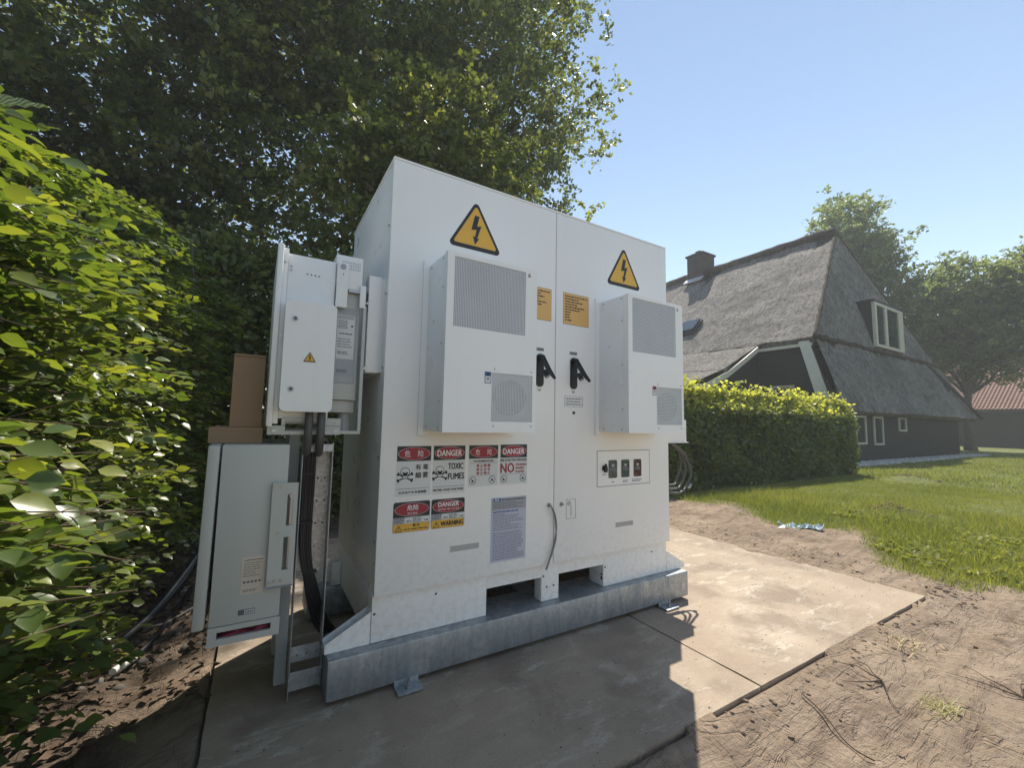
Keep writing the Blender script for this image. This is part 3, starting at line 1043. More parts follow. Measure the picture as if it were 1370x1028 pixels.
# skylight on the west slope
sl = lambda x: SZ + (x - XW) * (PKZ - SZ) / (XR - XW)
mb = MB()
X0_, X1_, Y0_, Y1_ = 18.62, 19.45, 11.7, 12.85
mb.hprism([(X0_, Y0_, sl(X0_) + .10), (X0_, Y1_, sl(X0_) + .10), (X1_, Y1_, sl(X1_) + .10), (X1_, Y0_, sl(X1_) + .10)], (-.10, 0, .10))
sk = mb.build('skylight', 'dark steel', house)
mb = MB()
mb.hprism([(X0_ + .08, Y0_ + .08, sl(X0_ + .08) + .21), (X0_ + .08, Y1_ - .08, sl(X0_ + .08) + .21), (X1_ - .08, Y1_ - .08, sl(X1_ - .08) + .21), (X1_ - .08, Y0_ + .08, sl(X1_ - .08) + .21)], (-.105, 0, .105))
mb.build('pane', 'window glass', sk)

# strip of white gravel at its foot
mb = MB()
R = random.Random(9)
n = 0
V, F = [], []
for k in range(9000):
    x = R.uniform(13.0, 31.5) if R.random() < .75 else R.uniform(13, 22)
    y = R.uniform(4.05, 4.82) + R.gauss(0, .03)
    s = R.uniform(.022, .05)
    z = float(-0.075) + s * .35 + R.uniform(0, .05)
    b = len(V)
    a0 = R.uniform(0, PI)
    for q in range(4):
        t = a0 + q * PI / 2
        V.append((x + s * math.cos(t), y + s * math.sin(t), z + R.uniform(-.2, .2) * s))
    V.append((x + R.uniform(-.3, .3) * s, y, z + s * .8)); V.append((x, y, z - s * .7))
    for q in range(4):
        F.append((b + q, b + (q + 1) % 4, b + 4)); F.append((b + (q + 1) % 4, b + q, b + 5))
o = raw_mesh('white_gravel', np.array(V), np.array(F), 'pebble white')
tag(o, 'strip of white gravel along the foot of the black farmhouse wall', 'gravel', kind='stuff')
# ================================================================== barn with a clay roof, beyond the trees
barn = thing('tiled_barn', 'low dark barn with a red clay pantile roof half hidden by the tree', 'barn', (52, 5, -0.1))
ang = rad(-8)
Mb = Matrix.Translation((49, 6.4, 0)) @ Matrix.Rotation(ang, 4, 'Z')
# local: x = depth away, y = along the eave
mb = MB()
mb.box(0, 9, -26, 8, -0.4, 2.95, Mb)
mb.build('wall', 'tarred boards', barn)
mb = MB(); mb.box(-.42, -.36, -26.2, 8.2, 2.66, 2.86, Mb); mb.build('fascia', 'chimney brick', barn)
# pantiles: one shaped sheet, rows stepped
ncol, nrow = 150, 17
cw, rl = 34.4 / ncol, 0.36
prof = [(0, 0), (.18, .055), (.42, .075), (.62, .03), (.85, -.01)]
V, F = [], []
sl_dir = np.array([math.cos(rad(40)), 0, math.sin(rad(40))]); nr = np.array([-math.sin(rad(40)), 0, math.cos(rad(40))])
for r in range(nrow):
    base = len(V)
    m = 0
    for c in range(ncol):
        for u, h in prof:
            yy = -26.2 + (c + u) * cw
            for t, lift in ((0, .07), (1.12, .012)):
                p = np.array([-.45, yy, 2.84]) + sl_dir * rl * (r + t) + nr * (h * 1.15 + lift)
                V.append(tuple(p))
            m += 1
    for k in range(m - 1):
        a = base + 2 * k
        F.append((a, a + 2, a + 3, a + 1))
V = np.array([tuple(Mb @ Vector(p)) for p in V])
o = raw_mesh('roof_tiles', V, np.array(F), 'clay pantile', None, barn)
o['kind'] = 'stuff'
mb = MB()
mb.hprism([Mb @ Vector((-.45, -26.2, 2.78)), Mb @ Vector((-.45, 8.2, 2.78)), Mb @ Vector((4.3, 8.2, 6.78)), Mb @ Vector((4.3, -26.2, 6.78))], (0, 0, .05))
mb.hprism([Mb @ Vector((9.45, -26.2, 2.78)), Mb @ Vector((9.45, 8.2, 2.78)), Mb @ Vector((4.3, 8.2, 6.80)), Mb @ Vector((4.3, -26.2, 6.80))], (0, 0, .05))
mb.build('roof_deck', 'chimney brick', barn)
mb = MB(); mb.tube([Mb @ Vector((4.3, -26.3 + k * .7, 6.92)) for k in range(50)], .16, 8); mb.build('ridge_tiles', 'clay pantile', barn)
# ================================================================== summer haze
hz = MB().box(-1450, 1450, -1450, 1450, -1.6, 24.0).build('haze')
m = bpy.data.materials.new('summer haze')
m.use_nodes = True
nt = m.node_tree
nt.nodes.remove(nt.nodes['Principled BSDF'])
pv = nt.nodes.new('ShaderNodeVolumePrincipled')
pv.inputs['Color'].default_value = (0.92, 0.96, 1.0, 1)
pv.inputs['Density'].default_value = 0.0022
pv.inputs['Anisotropy'].default_value = 0.1
nt.links.new(pv.outputs[0], nt.nodes['Material Output'].inputs['Volume'])
hz.data.materials.append(m)
tag(hz, 'thin pale summer haze in the air', 'haze', kind='stuff')
scene.cycles.volume_bounces = 1
# ================================================================== cabinet
WD, HT, DP = 1.9525, 2.45, 1.004
cab = thing('battery_cabinet', 'large white two-door battery cabinet with danger stickers and two cooling units on its doors', 'cabinet', (WD / 2, 0.5, 0.185))

# carcass
mb = MB().bbox(0.004, WD - 0.004, 0.030, DP, 0.392, HT - 0.012, 0.006)
body = mb.build('body', 'cool white paint', cab, auto=35)
MB().bbox(-0.001, WD + 0.001, -0.001, DP + 0.012, HT - 0.0115, HT, 0.003).build('roof_panel', 'white paint', cab, auto=35)
# screw heads down the side seam
mb = MB()
for z in (0.62, 1.0, 1.42, 1.78, 2.12):
    mb.tube([(0.004, 0.052, z), (-0.001, 0.052, z)], 0.006, 8)
build_each(mb, 'screw', 'screw steel', cab)
# plinth with two fork pockets
pl = MB()
pl.bbox(0.0, 0.576, 0.030, 0.16, 0.1865, 0.389, 0.004)
pl.bbox(0.919, 1.039, 0.030, 0.10, 0.1865, 0.389, 0.004)
pl.bbox(1.380, WD, 0.030, 0.16, 0.1865, 0.389, 0.004)
pl.box(0.576, 0.919, 0.031, 0.10, 0.318, 0.389)
pl.box(1.039, 1.380, 0.031, 0.10, 0.318, 0.389)
pl.bbox(0.0, 0.576, 0.84, DP - 0.01, 0.1865, 0.389, 0.004)
pl.bbox(0.919, 1.039, 0.90, DP - 0.01, 0.1865, 0.389, 0.004)
pl.bbox(1.380, WD, 0.84, DP - 0.01, 0.1865, 0.389, 0.004)
pl.box(0.576, 1.380, 0.90, DP - 0.012, 0.25, 0.389)
pl.box(0.0, 0.05, 0.16, 0.84, 0.1865, 0.389)
pl.box(WD - 0.05, WD, 0.16, 0.84, 0.1865, 0.389)
plinth = pl.build('plinth', 'white paint', cab, auto=35)
mb = MB()
for x, z in ((0.30, 0.345), (0.955, 0.262), (1.003, 0.262), (0.931, 0.322), (1.81, 0.335), (1.393, 0.30), (0.012, 0.31)):
    mb.disc(x, z, 0.0285, 0.031, 0.0055, 10)
for z0, z1 in ((0.225, 0.243), (0.252, 0.262)):
    mb.box(1.3775, 1.381, 0.040, 0.052, z0, z1)
build_each(mb, 'plinth_hole', 'inside dark', plinth)

# doors
seam = 0.9771
doors = []
for x0, x1 in ((-0.001, seam - 0.0025), (seam + 0.0025, WD + 0.001)):
    d = MB().bbox(x0, x1, 0.0, 0.028, 0.3934, HT - 0.013, 0.0035).build('door', 'white paint', cab, auto=35)
    doors.append(d)
MB().box(seam - 0.0024, seam + 0.0024, 0.02, 0.029, 0.40, HT - 0.02).build('door_gasket', 'inside dark', cab)

# lightning signs
hazard(cab, 0.4435, 2.078, 0.318, 0.275, 0.0)
hazard(cab, 1.5335, 2.078, 0.318, 0.275, 0.0)

# orange notices
def notice(x0, x1, z0, z1, seed):
    mb = MB().mat('notice edge')
    mb.box(x0, x1, -0.0012, 0, z0, z1)
    mb.mat('notice orange')
    mb.box(x0 + 0.003, x1 - 0.003, -0.0018, -0.0012, z0 + 0.003, z1 - 0.003)
    o = mb.build('notice_plate', None, cab)
    L = MB()
    R = random.Random(seed)
    n = 10
    for r in range(n):
        z = z1 - 0.020 - r * (z1 - z0 - 0.03) / n
        full = x1 - x0 - 0.026
        ln = full if r == 0 else full * ([0.62, 0.78, 0.55, 0.86, 0.66, 0.24, 0.2, 0.2, 0.3][r - 1])
        lines(L, x0 + 0.013, x0 + 0.013 + ln, z - 0.0055, z + 0.0055, -0.0022, 1, seed + r, 0.7, 0.0, 0.016)
    L.build('small_print', 'print black', o)
notice(0.744, 0.944, 1.765, 1.956, 3)
notice(1.031, 1.230, 1.765, 1.958, 13)

# swing handles
def handle(cx, flip=False):
    mb = MB().mat('black plastic')
    P = rrect(cx - 0.024, cx + 0.024, 1.378, 1.566, 0.0235, 8)
    mb.prism(P, -0.010, 0.0)
    mb.mat('inside dark')
    flat(mb, rrect(cx - 0.016, cx + 0.016, 1.388, 1.520, 0.0155, 8), -0.0105)
    h = mb.build('handle_recess', None, cab, auto=40)
    lv = MB().mat('black plastic')
    lv.tube([(cx, -0.004, 1.548), (cx, -0.030, 1.545)], 0.015, 14)
    a = [(cx, -0.026, 1.548), (cx, -0.062, 1.503), (cx, -0.100, 1.458), (cx, -0.147, 1.414)]
    M0 = None
    for w, t in ((0.012, 0.0), (0.008, 0.006)):
        pts = [Vector(p) for p in a]
        vs, fs = [], []
        for i, p in enumerate(pts):
            ww = w * (1 - 0.16 * i)
            n = Vector((0, 0.7, -0.7)) * (0.010 if i < 3 else 0.005)
            for sx in (-1, 1):
                vs += [p + Vector((sx * ww, 0, 0)) + n * (1 + t * 60), p + Vector((sx * ww, 0, 0)) - n]
        for i in range(len(pts) - 1):
            b = i * 4
            fs += [(b, b + 1, b + 5, b + 4), (b + 2, b + 6, b + 7, b + 3), (b, b + 4, b + 6, b + 2), (b + 1, b + 3, b + 7, b + 5)]
        e = (len(pts) - 1) * 4
        fs += [(0, 2, 3, 1), (e, e + 1, e + 3, e + 2)]
        lv.add(vs, fs)
    lv.tube([(cx, -0.050, 1.462), (cx, -0.078, 1.430)], 0.014, 12)
    lv.mat('screw steel')
    lv.tube([(cx, -0.078, 1.430), (cx, -0.080, 1.4275)], 0.010, 10)
    lv.build('lever', None, h, auto=40)
    mb = MB()
    lines(mb, cx - 0.028, cx + 0.028, 1.584, 1.602, -0.0012, 2, 5, 0.9, 0.0, 0.010)
    mb.build('handle_print', 'print grey', h)
    mb = MB()
    flat(mb, [(cx - 0.014, 1.365), (cx, 1.352), (cx + 0.014, 1.365), (cx + 0.010, 1.368), (cx, 1.359), (cx - 0.010, 1.368)], -0.0012)
    mb.build('arrow_print', 'print grey', h)
handle(0.866)
handle(1.111)
# boxed note and peep hole under the second handle
mb = MB().mat('print grey')
holed(mb, 1.048, 1.185, 1.274, 1.335, -0.0012, 0, [(1.0495, 1.1835, 1.2755, 1.3335)])
lines(mb, 1.058, 1.175, 1.280, 1.328, -0.0012, 3, 21, 0.36, 0.25, 0.014)
mb.build('boxed_note', None, cab)
MB().disc(1.116, 1.237, -0.004, 0.001, 0.009, 14).build('lock_hole', 'print black', cab)

# ---------------------------------------------------------------- sticker helpers
def danger_head(mb, x0, x1, z0, z1, y, r=0.0):
    mb.mat('print black')
    flat(mb, rrect(x0, x1, z0, z1, max(r, 0.0005), 4), y - 0.0006)
    mb.mat('label white')
    cx, cz = (x0 + x1) / 2, (z0 + z1) / 2
    flat(mb, ell(cx, cz, (x1 - x0) * 0.472, (z1 - z0) * 0.43), y - 0.0009)
    mb.mat('print red')
    flat(mb, ell(cx, cz, (x1 - x0) * 0.462, (z1 - z0) * 0.412), y - 0.0012)

def skull(mb, cx, cz, s, y):
    mb.mat('print black')
    for sgn in (-1, 1):
        a = Vector((cx - sgn * 1.0 * s, 0, cz - 0.02 * s))
        b = Vector((cx + sgn * 1.0 * s, 0, cz - 0.95 * s))
        d = (b - a).normalized()
        nrm = Vector((-d.z, 0, d.x)) * 0.10 * s
        flat(mb, [((a + nrm).x, (a + nrm).z), ((b + nrm).x, (b + nrm).z), ((b - nrm).x, (b - nrm).z), ((a - nrm).x, (a - nrm).z)], y - 0.0006)
        for p in (a, b):
            for q in (-1, 1):
                e = p + nrm.normalized() * q * 0.11 * s
                flat(mb, ell(e.x, e.z, 0.15 * s, 0.15 * s, 10), y - 0.0006)
    flat(mb, ell(cx, cz + 0.25 * s, 0.68 * s, 0.66 * s, 26), y - 0.0008)
    flat(mb, rrect(cx - 0.36 * s, cx + 0.36 * s, cz - 0.72 * s, cz + 0.1 * s, 0.12 * s, 4), y - 0.0008)
    mb.mat('label white')
    flat(mb, ell(cx, cz + 0.26 * s, 0.59 * s, 0.57 * s, 26), y - 0.0011)
    flat(mb, rrect(cx - 0.29 * s, cx + 0.29 * s, cz - 0.64 * s, cz + 0.1 * s, 0.1 * s, 4), y - 0.0011)
    mb.mat('print black')
    for sgn in (-1, 1):
        flat(mb, ell(cx + sgn * 0.25 * s, cz + 0.10 * s, 0.16 * s, 0.15 * s, 14), y - 0.0014)
    flat(mb, [(cx - 0.08 * s, cz - 0.22 * s), (cx + 0.08 * s, cz - 0.22 * s), (cx, cz - 0.06 * s)], y - 0.0014)
    for k in (-0.16, -0.0, 0.16):
        flat(mb, [(cx + k * s - 0.015 * s, cz - 0.56 * s), (cx + k * s + 0.015 * s, cz - 0.56 * s), (cx + k * s + 0.015 * s, cz - 0.36 * s), (cx + k * s - 0.015 * s, cz - 0.36 * s)], y - 0.0014)

def no_circle(mb, cx, cz, r, y, kind):
    mb.mat('print black')
    flat(mb, ell(cx, cz, r, r, 22), y - 0.0006)
    mb.mat('label white')
    flat(mb, ell(cx, cz, r * 0.86, r * 0.86, 22), y - 0.0008)
    mb.mat('print black')
    if kind == 0:      # flame over match
        flat(mb, [(cx - 0.3 * r, cz + 0.45 * r), (cx - 0.05 * r, cz + 0.15 * r), (cx + 0.1 * r, cz - 0.35 * r), (cx - 0.15 * r, cz - 0.55 * r), (cx - 0.4 * r, cz - 0.2 * r)], y - 0.001)
        flat(mb, [(cx - 0.1 * r, cz - 0.45 * r), (cx + 0.55 * r, cz + 0.1 * r), (cx + 0.5 * r, cz + 0.22 * r), (cx - 0.15 * r, cz - 0.32 * r)], y - 0.001)
    else:              # cigarette and hand
        flat(mb, [(cx - 0.6 * r, cz - 0.15 * r), (cx + 0.35 * r, cz - 0.15 * r), (cx + 0.35 * r, cz - 0.32 * r), (cx - 0.6 * r, cz - 0.32 * r)], y - 0.001)
        flat(mb, ell(cx + 0.05 * r, cz - 0.02 * r, 0.34 * r, 0.24 * r, 12), y - 0.001)
    flat(mb, [(cx - 0.62 * r, cz + 0.55 * r), (cx + 0.55 * r, cz - 0.62 * r), (cx + 0.62 * r, cz - 0.55 * r), (cx - 0.55 * r, cz + 0.62 * r)], y - 0.0012)

def sticker(x0, x1, z0, z1, label):
    mb = MB().mat('label white')
    flat(mb, [(x0, z0), (x1, z0), (x1, z1), (x0, z1)], -0.0006)
    return mb

# 1: Chinese toxic smoke sticker
s = sticker(0.073, 0.241, 0.822, 1.056, '')
danger_head(s, 0.075, 0.239, 0.984, 1.053, -0.0006)
skull(s, 0.116, 0.926, 0.033, -0.0006)
s.mat('print black'); s.box(0.078, 0.236, -0.0014, -0.0012, 0.8560, 0.8575)
st = tag(s.build('warning_sticker', None, cab), 'sticker with skull and Chinese characters')
t = MB().mat('print white')
text(t, '危', 0.110, 0.138, 1.003, 1.034, -0.0022); text(t, '险', 0.174, 0.202, 1.003, 1.034, -0.0022)
t.mat('print black')
for b, x, z in (('有', 0.165, 0.942), ('毒', 0.201, 0.942), ('烟', 0.165, 0.904), ('雾', 0.201, 0.904)):
    text(t, b, x, x + 0.026, z, z + 0.026, -0.0018, 0.0008)
text(t, '火灾会产生有毒烟雾', 0.088, 0.222, 0.834, 0.846, -0.0018, 0.0003)
build_each(t, 'lettering', None, st)
# 2: TOXIC FUMES
s = sticker(0.250, 0.421, 0.822, 1.056, '')
danger_head(s, 0.253, 0.419, 0.984, 1.053, -0.0006)
skull(s, 0.287, 0.926, 0.033, -0.0006)
s.mat('print black'); s.box(0.256, 0.416, -0.0014, -0.0012, 0.8560, 0.8575)
st = tag(s.build('warning_sticker', None, cab), 'sticker reading DANGER TOXIC FUMES')
t = MB().mat('print white')
text(t, 'DANGER', 0.272, 0.400, 1.003, 1.032, -0.0022, 0.001)
t.mat('print black')
text(t, 'TOXIC', 0.330, 0.410, 0.938, 0.968, -0.0018, 0.0012)
text(t, 'FUMES', 0.330, 0.416, 0.889, 0.919, -0.0018, 0.0012)
text(t, 'FIRE WILL CAUSE TOXIC FUMES', 0.256, 0.414, 0.836, 0.846, -0.0018, 0.0004)
build_each(t, 'lettering', None, st)
# 3: Chinese no smoking
s = sticker(0.438, 0.611, 0.846, 1.056, '')
danger_head(s, 0.441, 0.608, 0.986, 1.053, -0.0006)
no_circle(s, 0.465, 0.876, 0.0195, -0.0006, 0)
no_circle(s, 0.576, 0.876, 0.0195, -0.0006, 1)
s.mat('print grey'); s.box(0.446, 0.604, -0.0014, -0.0012, 0.9632, 0.9642); s.box(0.446, 0.604, -0.0014, -0.0012, 0.8990, 0.9000)
st = tag(s.build('warning_sticker', None, cab), 'sticker with red Chinese characters')
t = MB().mat('print white')
text(t, '危', 0.477, 0.503, 1.004, 1.034, -0.0022); text(t, '险', 0.545, 0.571, 1.004, 1.034, -0.0022)
t.mat('print black')
text(t, '存在电池爆炸的风险', 0.466, 0.582, 0.968, 0.978, -0.0018, 0.0003)
t.mat('print red')
for k, w in enumerate(('禁止吸烟', '禁止火花', '禁止明火')):
    z = 0.9430 - k * 0.0195
    for j, chh in enumerate(w):
        text(t, chh, 0.485 + j * 0.021, 0.500 + j * 0.021, z, z + 0.0145, -0.0018, 0.0006)
build_each(t, 'lettering', None, st)
# 4: NO SMOKING SPARKS FLAMES
s = sticker(0.621, 0.792, 0.846, 1.057, '')
danger_head(s, 0.624, 0.789, 0.986, 1.055, -0.0006)
no_circle(s, 0.646, 0.876, 0.0195, -0.0006, 0)
no_circle(s, 0.765, 0.876, 0.0195, -0.0006, 1)
s.mat('print grey'); s.box(0.628, 0.786, -0.0014, -0.0012, 0.8990, 0.9000); s.box(0.628, 0.786, -0.0014, -0.0012, 0.9628, 0.9636)
st = tag(s.build('warning_sticker', None, cab), 'sticker reading DANGER NO SMOKING SPARKS FLAMES')
t = MB().mat('print white')
text(t, 'DANGER', 0.640, 0.772, 1.004, 1.034, -0.0022, 0.001)
t.mat('print black')
text(t, 'RISK OF BATTERY EXPLOSION', 0.625, 0.788, 0.968, 0.979, -0.0018, 0.0005)
t.mat('print red')
text(t, 'NO', 0.626, 0.708, 0.906, 0.957, -0.0018, 0.002)
text(t, 'SMOKING', 0.718, 0.787, 0.942, 0.954, -0.0018, 0.0006)
text(t, 'SPARKS', 0.718, 0.772, 0.924, 0.936, -0.0018, 0.0006)
text(t, 'FLAMES', 0.718, 0.772, 0.905, 0.917, -0.0018, 0.0006)
build_each(t, 'lettering', None, st)
# 5 and 6: rounded stickers with orange foot
for x0, x1, cn in ((0.068, 0.243, True), (0.250, 0.424, False)):
    s = MB().mat('print grey')
    flat(s, rrect(x0, x1, 0.659, 0.797, 0.010), -0.0006)
    danger_head(s, x0 + 0.001, x1 - 0.001, 0.727, 0.796, -0.0010, 0.009)
    s.mat('label white'); flat(s, [(x0 + .001, .699), (x1 - .001, .699), (x1 - .001, .7265), (x0 + .001, .7265)], -0.0012)
    s.mat('print light grey'); flat(s, [(x0 + .001, .699), (x0 + .054, .699), (x0 + .054, .7265), (x0 + .001, .7265)], -0.0014)
    s.mat('print grey')
    lines(s, x0 + .006, x0 + .050, .701, .724, -0.0016, 3, 31, .5, .3, .012)
    lines(s, x0 + .062, x0 + .085, .703, .713, -0.0016, 1, 33, .6, 0, .012)
    lines(s, x0 + .092, x0 + .140, .700, .724, -0.0016, 4, 35, .5, .2, .014)
    lines(s, x0 + .148, x0 + .170, .703, .713, -0.0016, 1, 37, .6, 0, .01)
    s.mat('sign yellow'); flat(s, rrect(x0 + .0015, x1 - .0015, .6605, .6985, .008), -0.0012)
    s.mat('print black'); flat(s, rtri(x0 + .027, .6640, .036, .031, .002), -0.0016)
    s.mat('sign yellow'); flat(s, rtri(x0 + .027, .6668, .027, .0235, .001), -0.0019)
    s.mat('print black'); flat(s, bolt_shape(x0 + .027, .6765, .016), -0.0022)
    st = tag(s.build('warning_sticker', None, cab), 'rounded sticker with orange foot in Chinese' if cn else 'rounded sticker reading DANGER and WARNING')
    t = MB().mat('print white')
    if cn:
        text(t, '危险', x0 + .064, x0 + .118, .757, .782, -0.0030, .0005)
        text(t, '禁止靠近', x0 + .066, x0 + .116, .739, .749, -0.0030)
        t.mat('print black')
        text(t, '警 告', x0 + .094, x0 + .126, .682, .694, -0.0020, .0004)
        lines(t, x0 + .052, x0 + .166, .668, .676, -0.0018, 1, 41, .55, 0, .02)
    else:
        text(t, 'DANGER', x0 + .034, x0 + .142, .760, .782, -0.0030, .0008)
        text(t, 'RESTRICTED ACCESS', x0 + .034, x0 + .144, .744, .752, -0.0030)
        t.mat('print black')
        text(t, 'WARNING', x0 + .050, x0 + .166, .669, .690, -0.0022, .0012)
    build_each(t, 'lettering', None, st)

# A4 instruction sheet
s = MB().mat('sheet lilac')
s.box(0.5745, 0.790, -0.0008, 0, 0.453, 0.780)
s.mat('print light grey'); s.box(0.578, 0.787, -0.0011, -0.0008, 0.716, 0.776)
s.mat('print blue'); s.box(0.588, 0.630, -0.0016, -0.0011, 0.760, 0.776)
st = tag(s.build('instruction_sheet', None, cab), 'printed sheet of small text with a blue heading')
t = MB().mat('print grey')
lines(t, 0.636, 0.778, 0.761, 0.773, -0.0016, 1, 51, .6, 0, .016)
lines(t, 0.586, 0.780, 0.722, 0.757, -0.0016, 4, 52, .34, .3, .014)
t.mat('print blue'); lines(t, 0.586, 0.740, 0.702, 0.711, -0.0016, 1, 53, .7, 0, .018)
t.mat('print grey')
lines(t, 0.586, 0.778, 0.610, 0.699, -0.0016, 9, 54, .32, .75, .013)
lines(t, 0.586, 0.778, 0.462, 0.604, -0.0016, 14, 58, .34, .35, .014)
t.mat('print white')
text(t, 'ESS', 0.596, 0.620, 0.7625, 0.7735, -0.0021, .0004)
t.build('small_print', None, st)

# louvre holes
for x0, x1, z0, z1 in ((0.353, 0.510, 0.539, 0.567), (1.453, 1.606, 0.538, 0.566)):
    mb = MB()
    nx = 20
    for j in range(5):
        for i in range(nx):
            x = x0 + (x1 - x0) * (i + 0.5 + (0.25 if j % 2 else -0.25)) / nx
            z = z0 + (z1 - z0) * (j + 0.5) / 5
            mb.box(x - 0.0024, x + 0.0024, -0.0007, 0.0005, z - 0.0017, z + 0.0017)
    mb.build('vent_holes', 'inside dark', cab)

# status panel on the second door
mb = MB().mat('white paint')
mb.box(1.303, 1.759, -0.0015, 0, 0.795, 1.007)
mb.mat('print grey')
holed(mb, 1.2995, 1.7625, 0.7915, 1.0105, -0.0012, 0, [(1.3025, 1.7595, 0.7945, 1.0075)])
pan = mb.build('status_panel', None, cab)
for x0, x1, mt in ((1.394, 1.464, 'amber window'), (1.503, 1.572, 'green window'), (1.613, 1.681, 'red window')):
    w = MB().mat('print light grey')
    w.prism(rrect(x0 - .003, x1 + .003, .839, .953, .012), -0.003, -0.0015)
    w.mat(mt)
    flat(w, rrect(x0, x1, .842, .950, .010), -0.0034)
    w.mat('print grey')
    w.box(x0 + .012, x1 - .012, -0.0042, -0.0035, .884, .906)
    w.mat('print light grey')
    flat(w, ell((x0 + x1) / 2, .918, .012, .009, 14), -0.0044)
    w.build('indicator_window', None, pan, auto=40)
k = MB().mat('black plastic')
k.disc(1.356, 0.903, -0.012, -0.0015, 0.017, 20)
k.prism([(1.350, .880), (1.362, .880), (1.366, .905), (1.356, .932), (1.346, .905)], -0.026, -0.010)
k.build('selector_knob', None, pan, auto=40)
t = MB().mat('print grey')
lines(t, 1.344, 1.372, 0.860, 0.870, -0.0022, 1, 61, .5, 0, .01)
lines(t, 1.420, 1.438, 0.812, 0.822, -0.0022, 1, 62, .7, 0, .01)
lines(t, 1.515, 1.560, 0.808, 0.826, -0.0022, 2, 63, .5, .2, .012)
lines(t, 1.598, 1.690, 0.808, 0.828, -0.0022, 2, 64, .5, .3, .014)
t.build('small_print', None, pan)

# earth studs, the outlined note beside the seam, and the dangling earth lead
for x, z in ((0.943, 0.716), (1.030, 0.713)):
    MB().disc(x, z, -0.004, 0, 0.013, 14).tube([(x, 0, z), (x, -0.018, z)], 0.006, 8).build('earth_stud', 'screw steel', cab, auto=40)
mb = MB().mat('print grey')
holed(mb, 1.065, 1.134, 0.626, 0.736, -0.0012, 0, [(1.0665, 1.1325, 0.6275, 0.7345)])
flat(mb, ell(1.086, 0.713, .013, .013, 14), -0.0012)
mb.mat('white paint'); flat(mb, ell(1.086, 0.713, .010, .010, 14), -0.0015)
mb.mat('print grey'); lines(mb, 1.078, 1.096, 0.707, 0.719, -0.0018, 2, 71, .5, .2, .006)
lines(mb, 1.095, 1.108, 0.64, 0.70, -0.0012, 7, 72, .35, .2, .006)
mb.build('outlined_note', None, cab)
for off, mt, k in ((0, 'cable grey', 0), (0.007, 'conduit grey', 1)):
    pts = spline([(0.943, -0.016, 0.716), (0.952 + off, -0.022, 0.690), (0.972 + off, -0.017, 0.645), (0.984 + off * .6, -0.014, 0.590), (0.984 - off, -0.014, 0.530), (0.962 - off, -0.014, 0.462), (0.932 - off * .7, -0.017, 0.402), (0.920 - off, -0.018, 0.375)], 6)
    MB().tube(pts, 0.0034, 7).build('earth_lead', 'cable grey', cab, smooth=True)

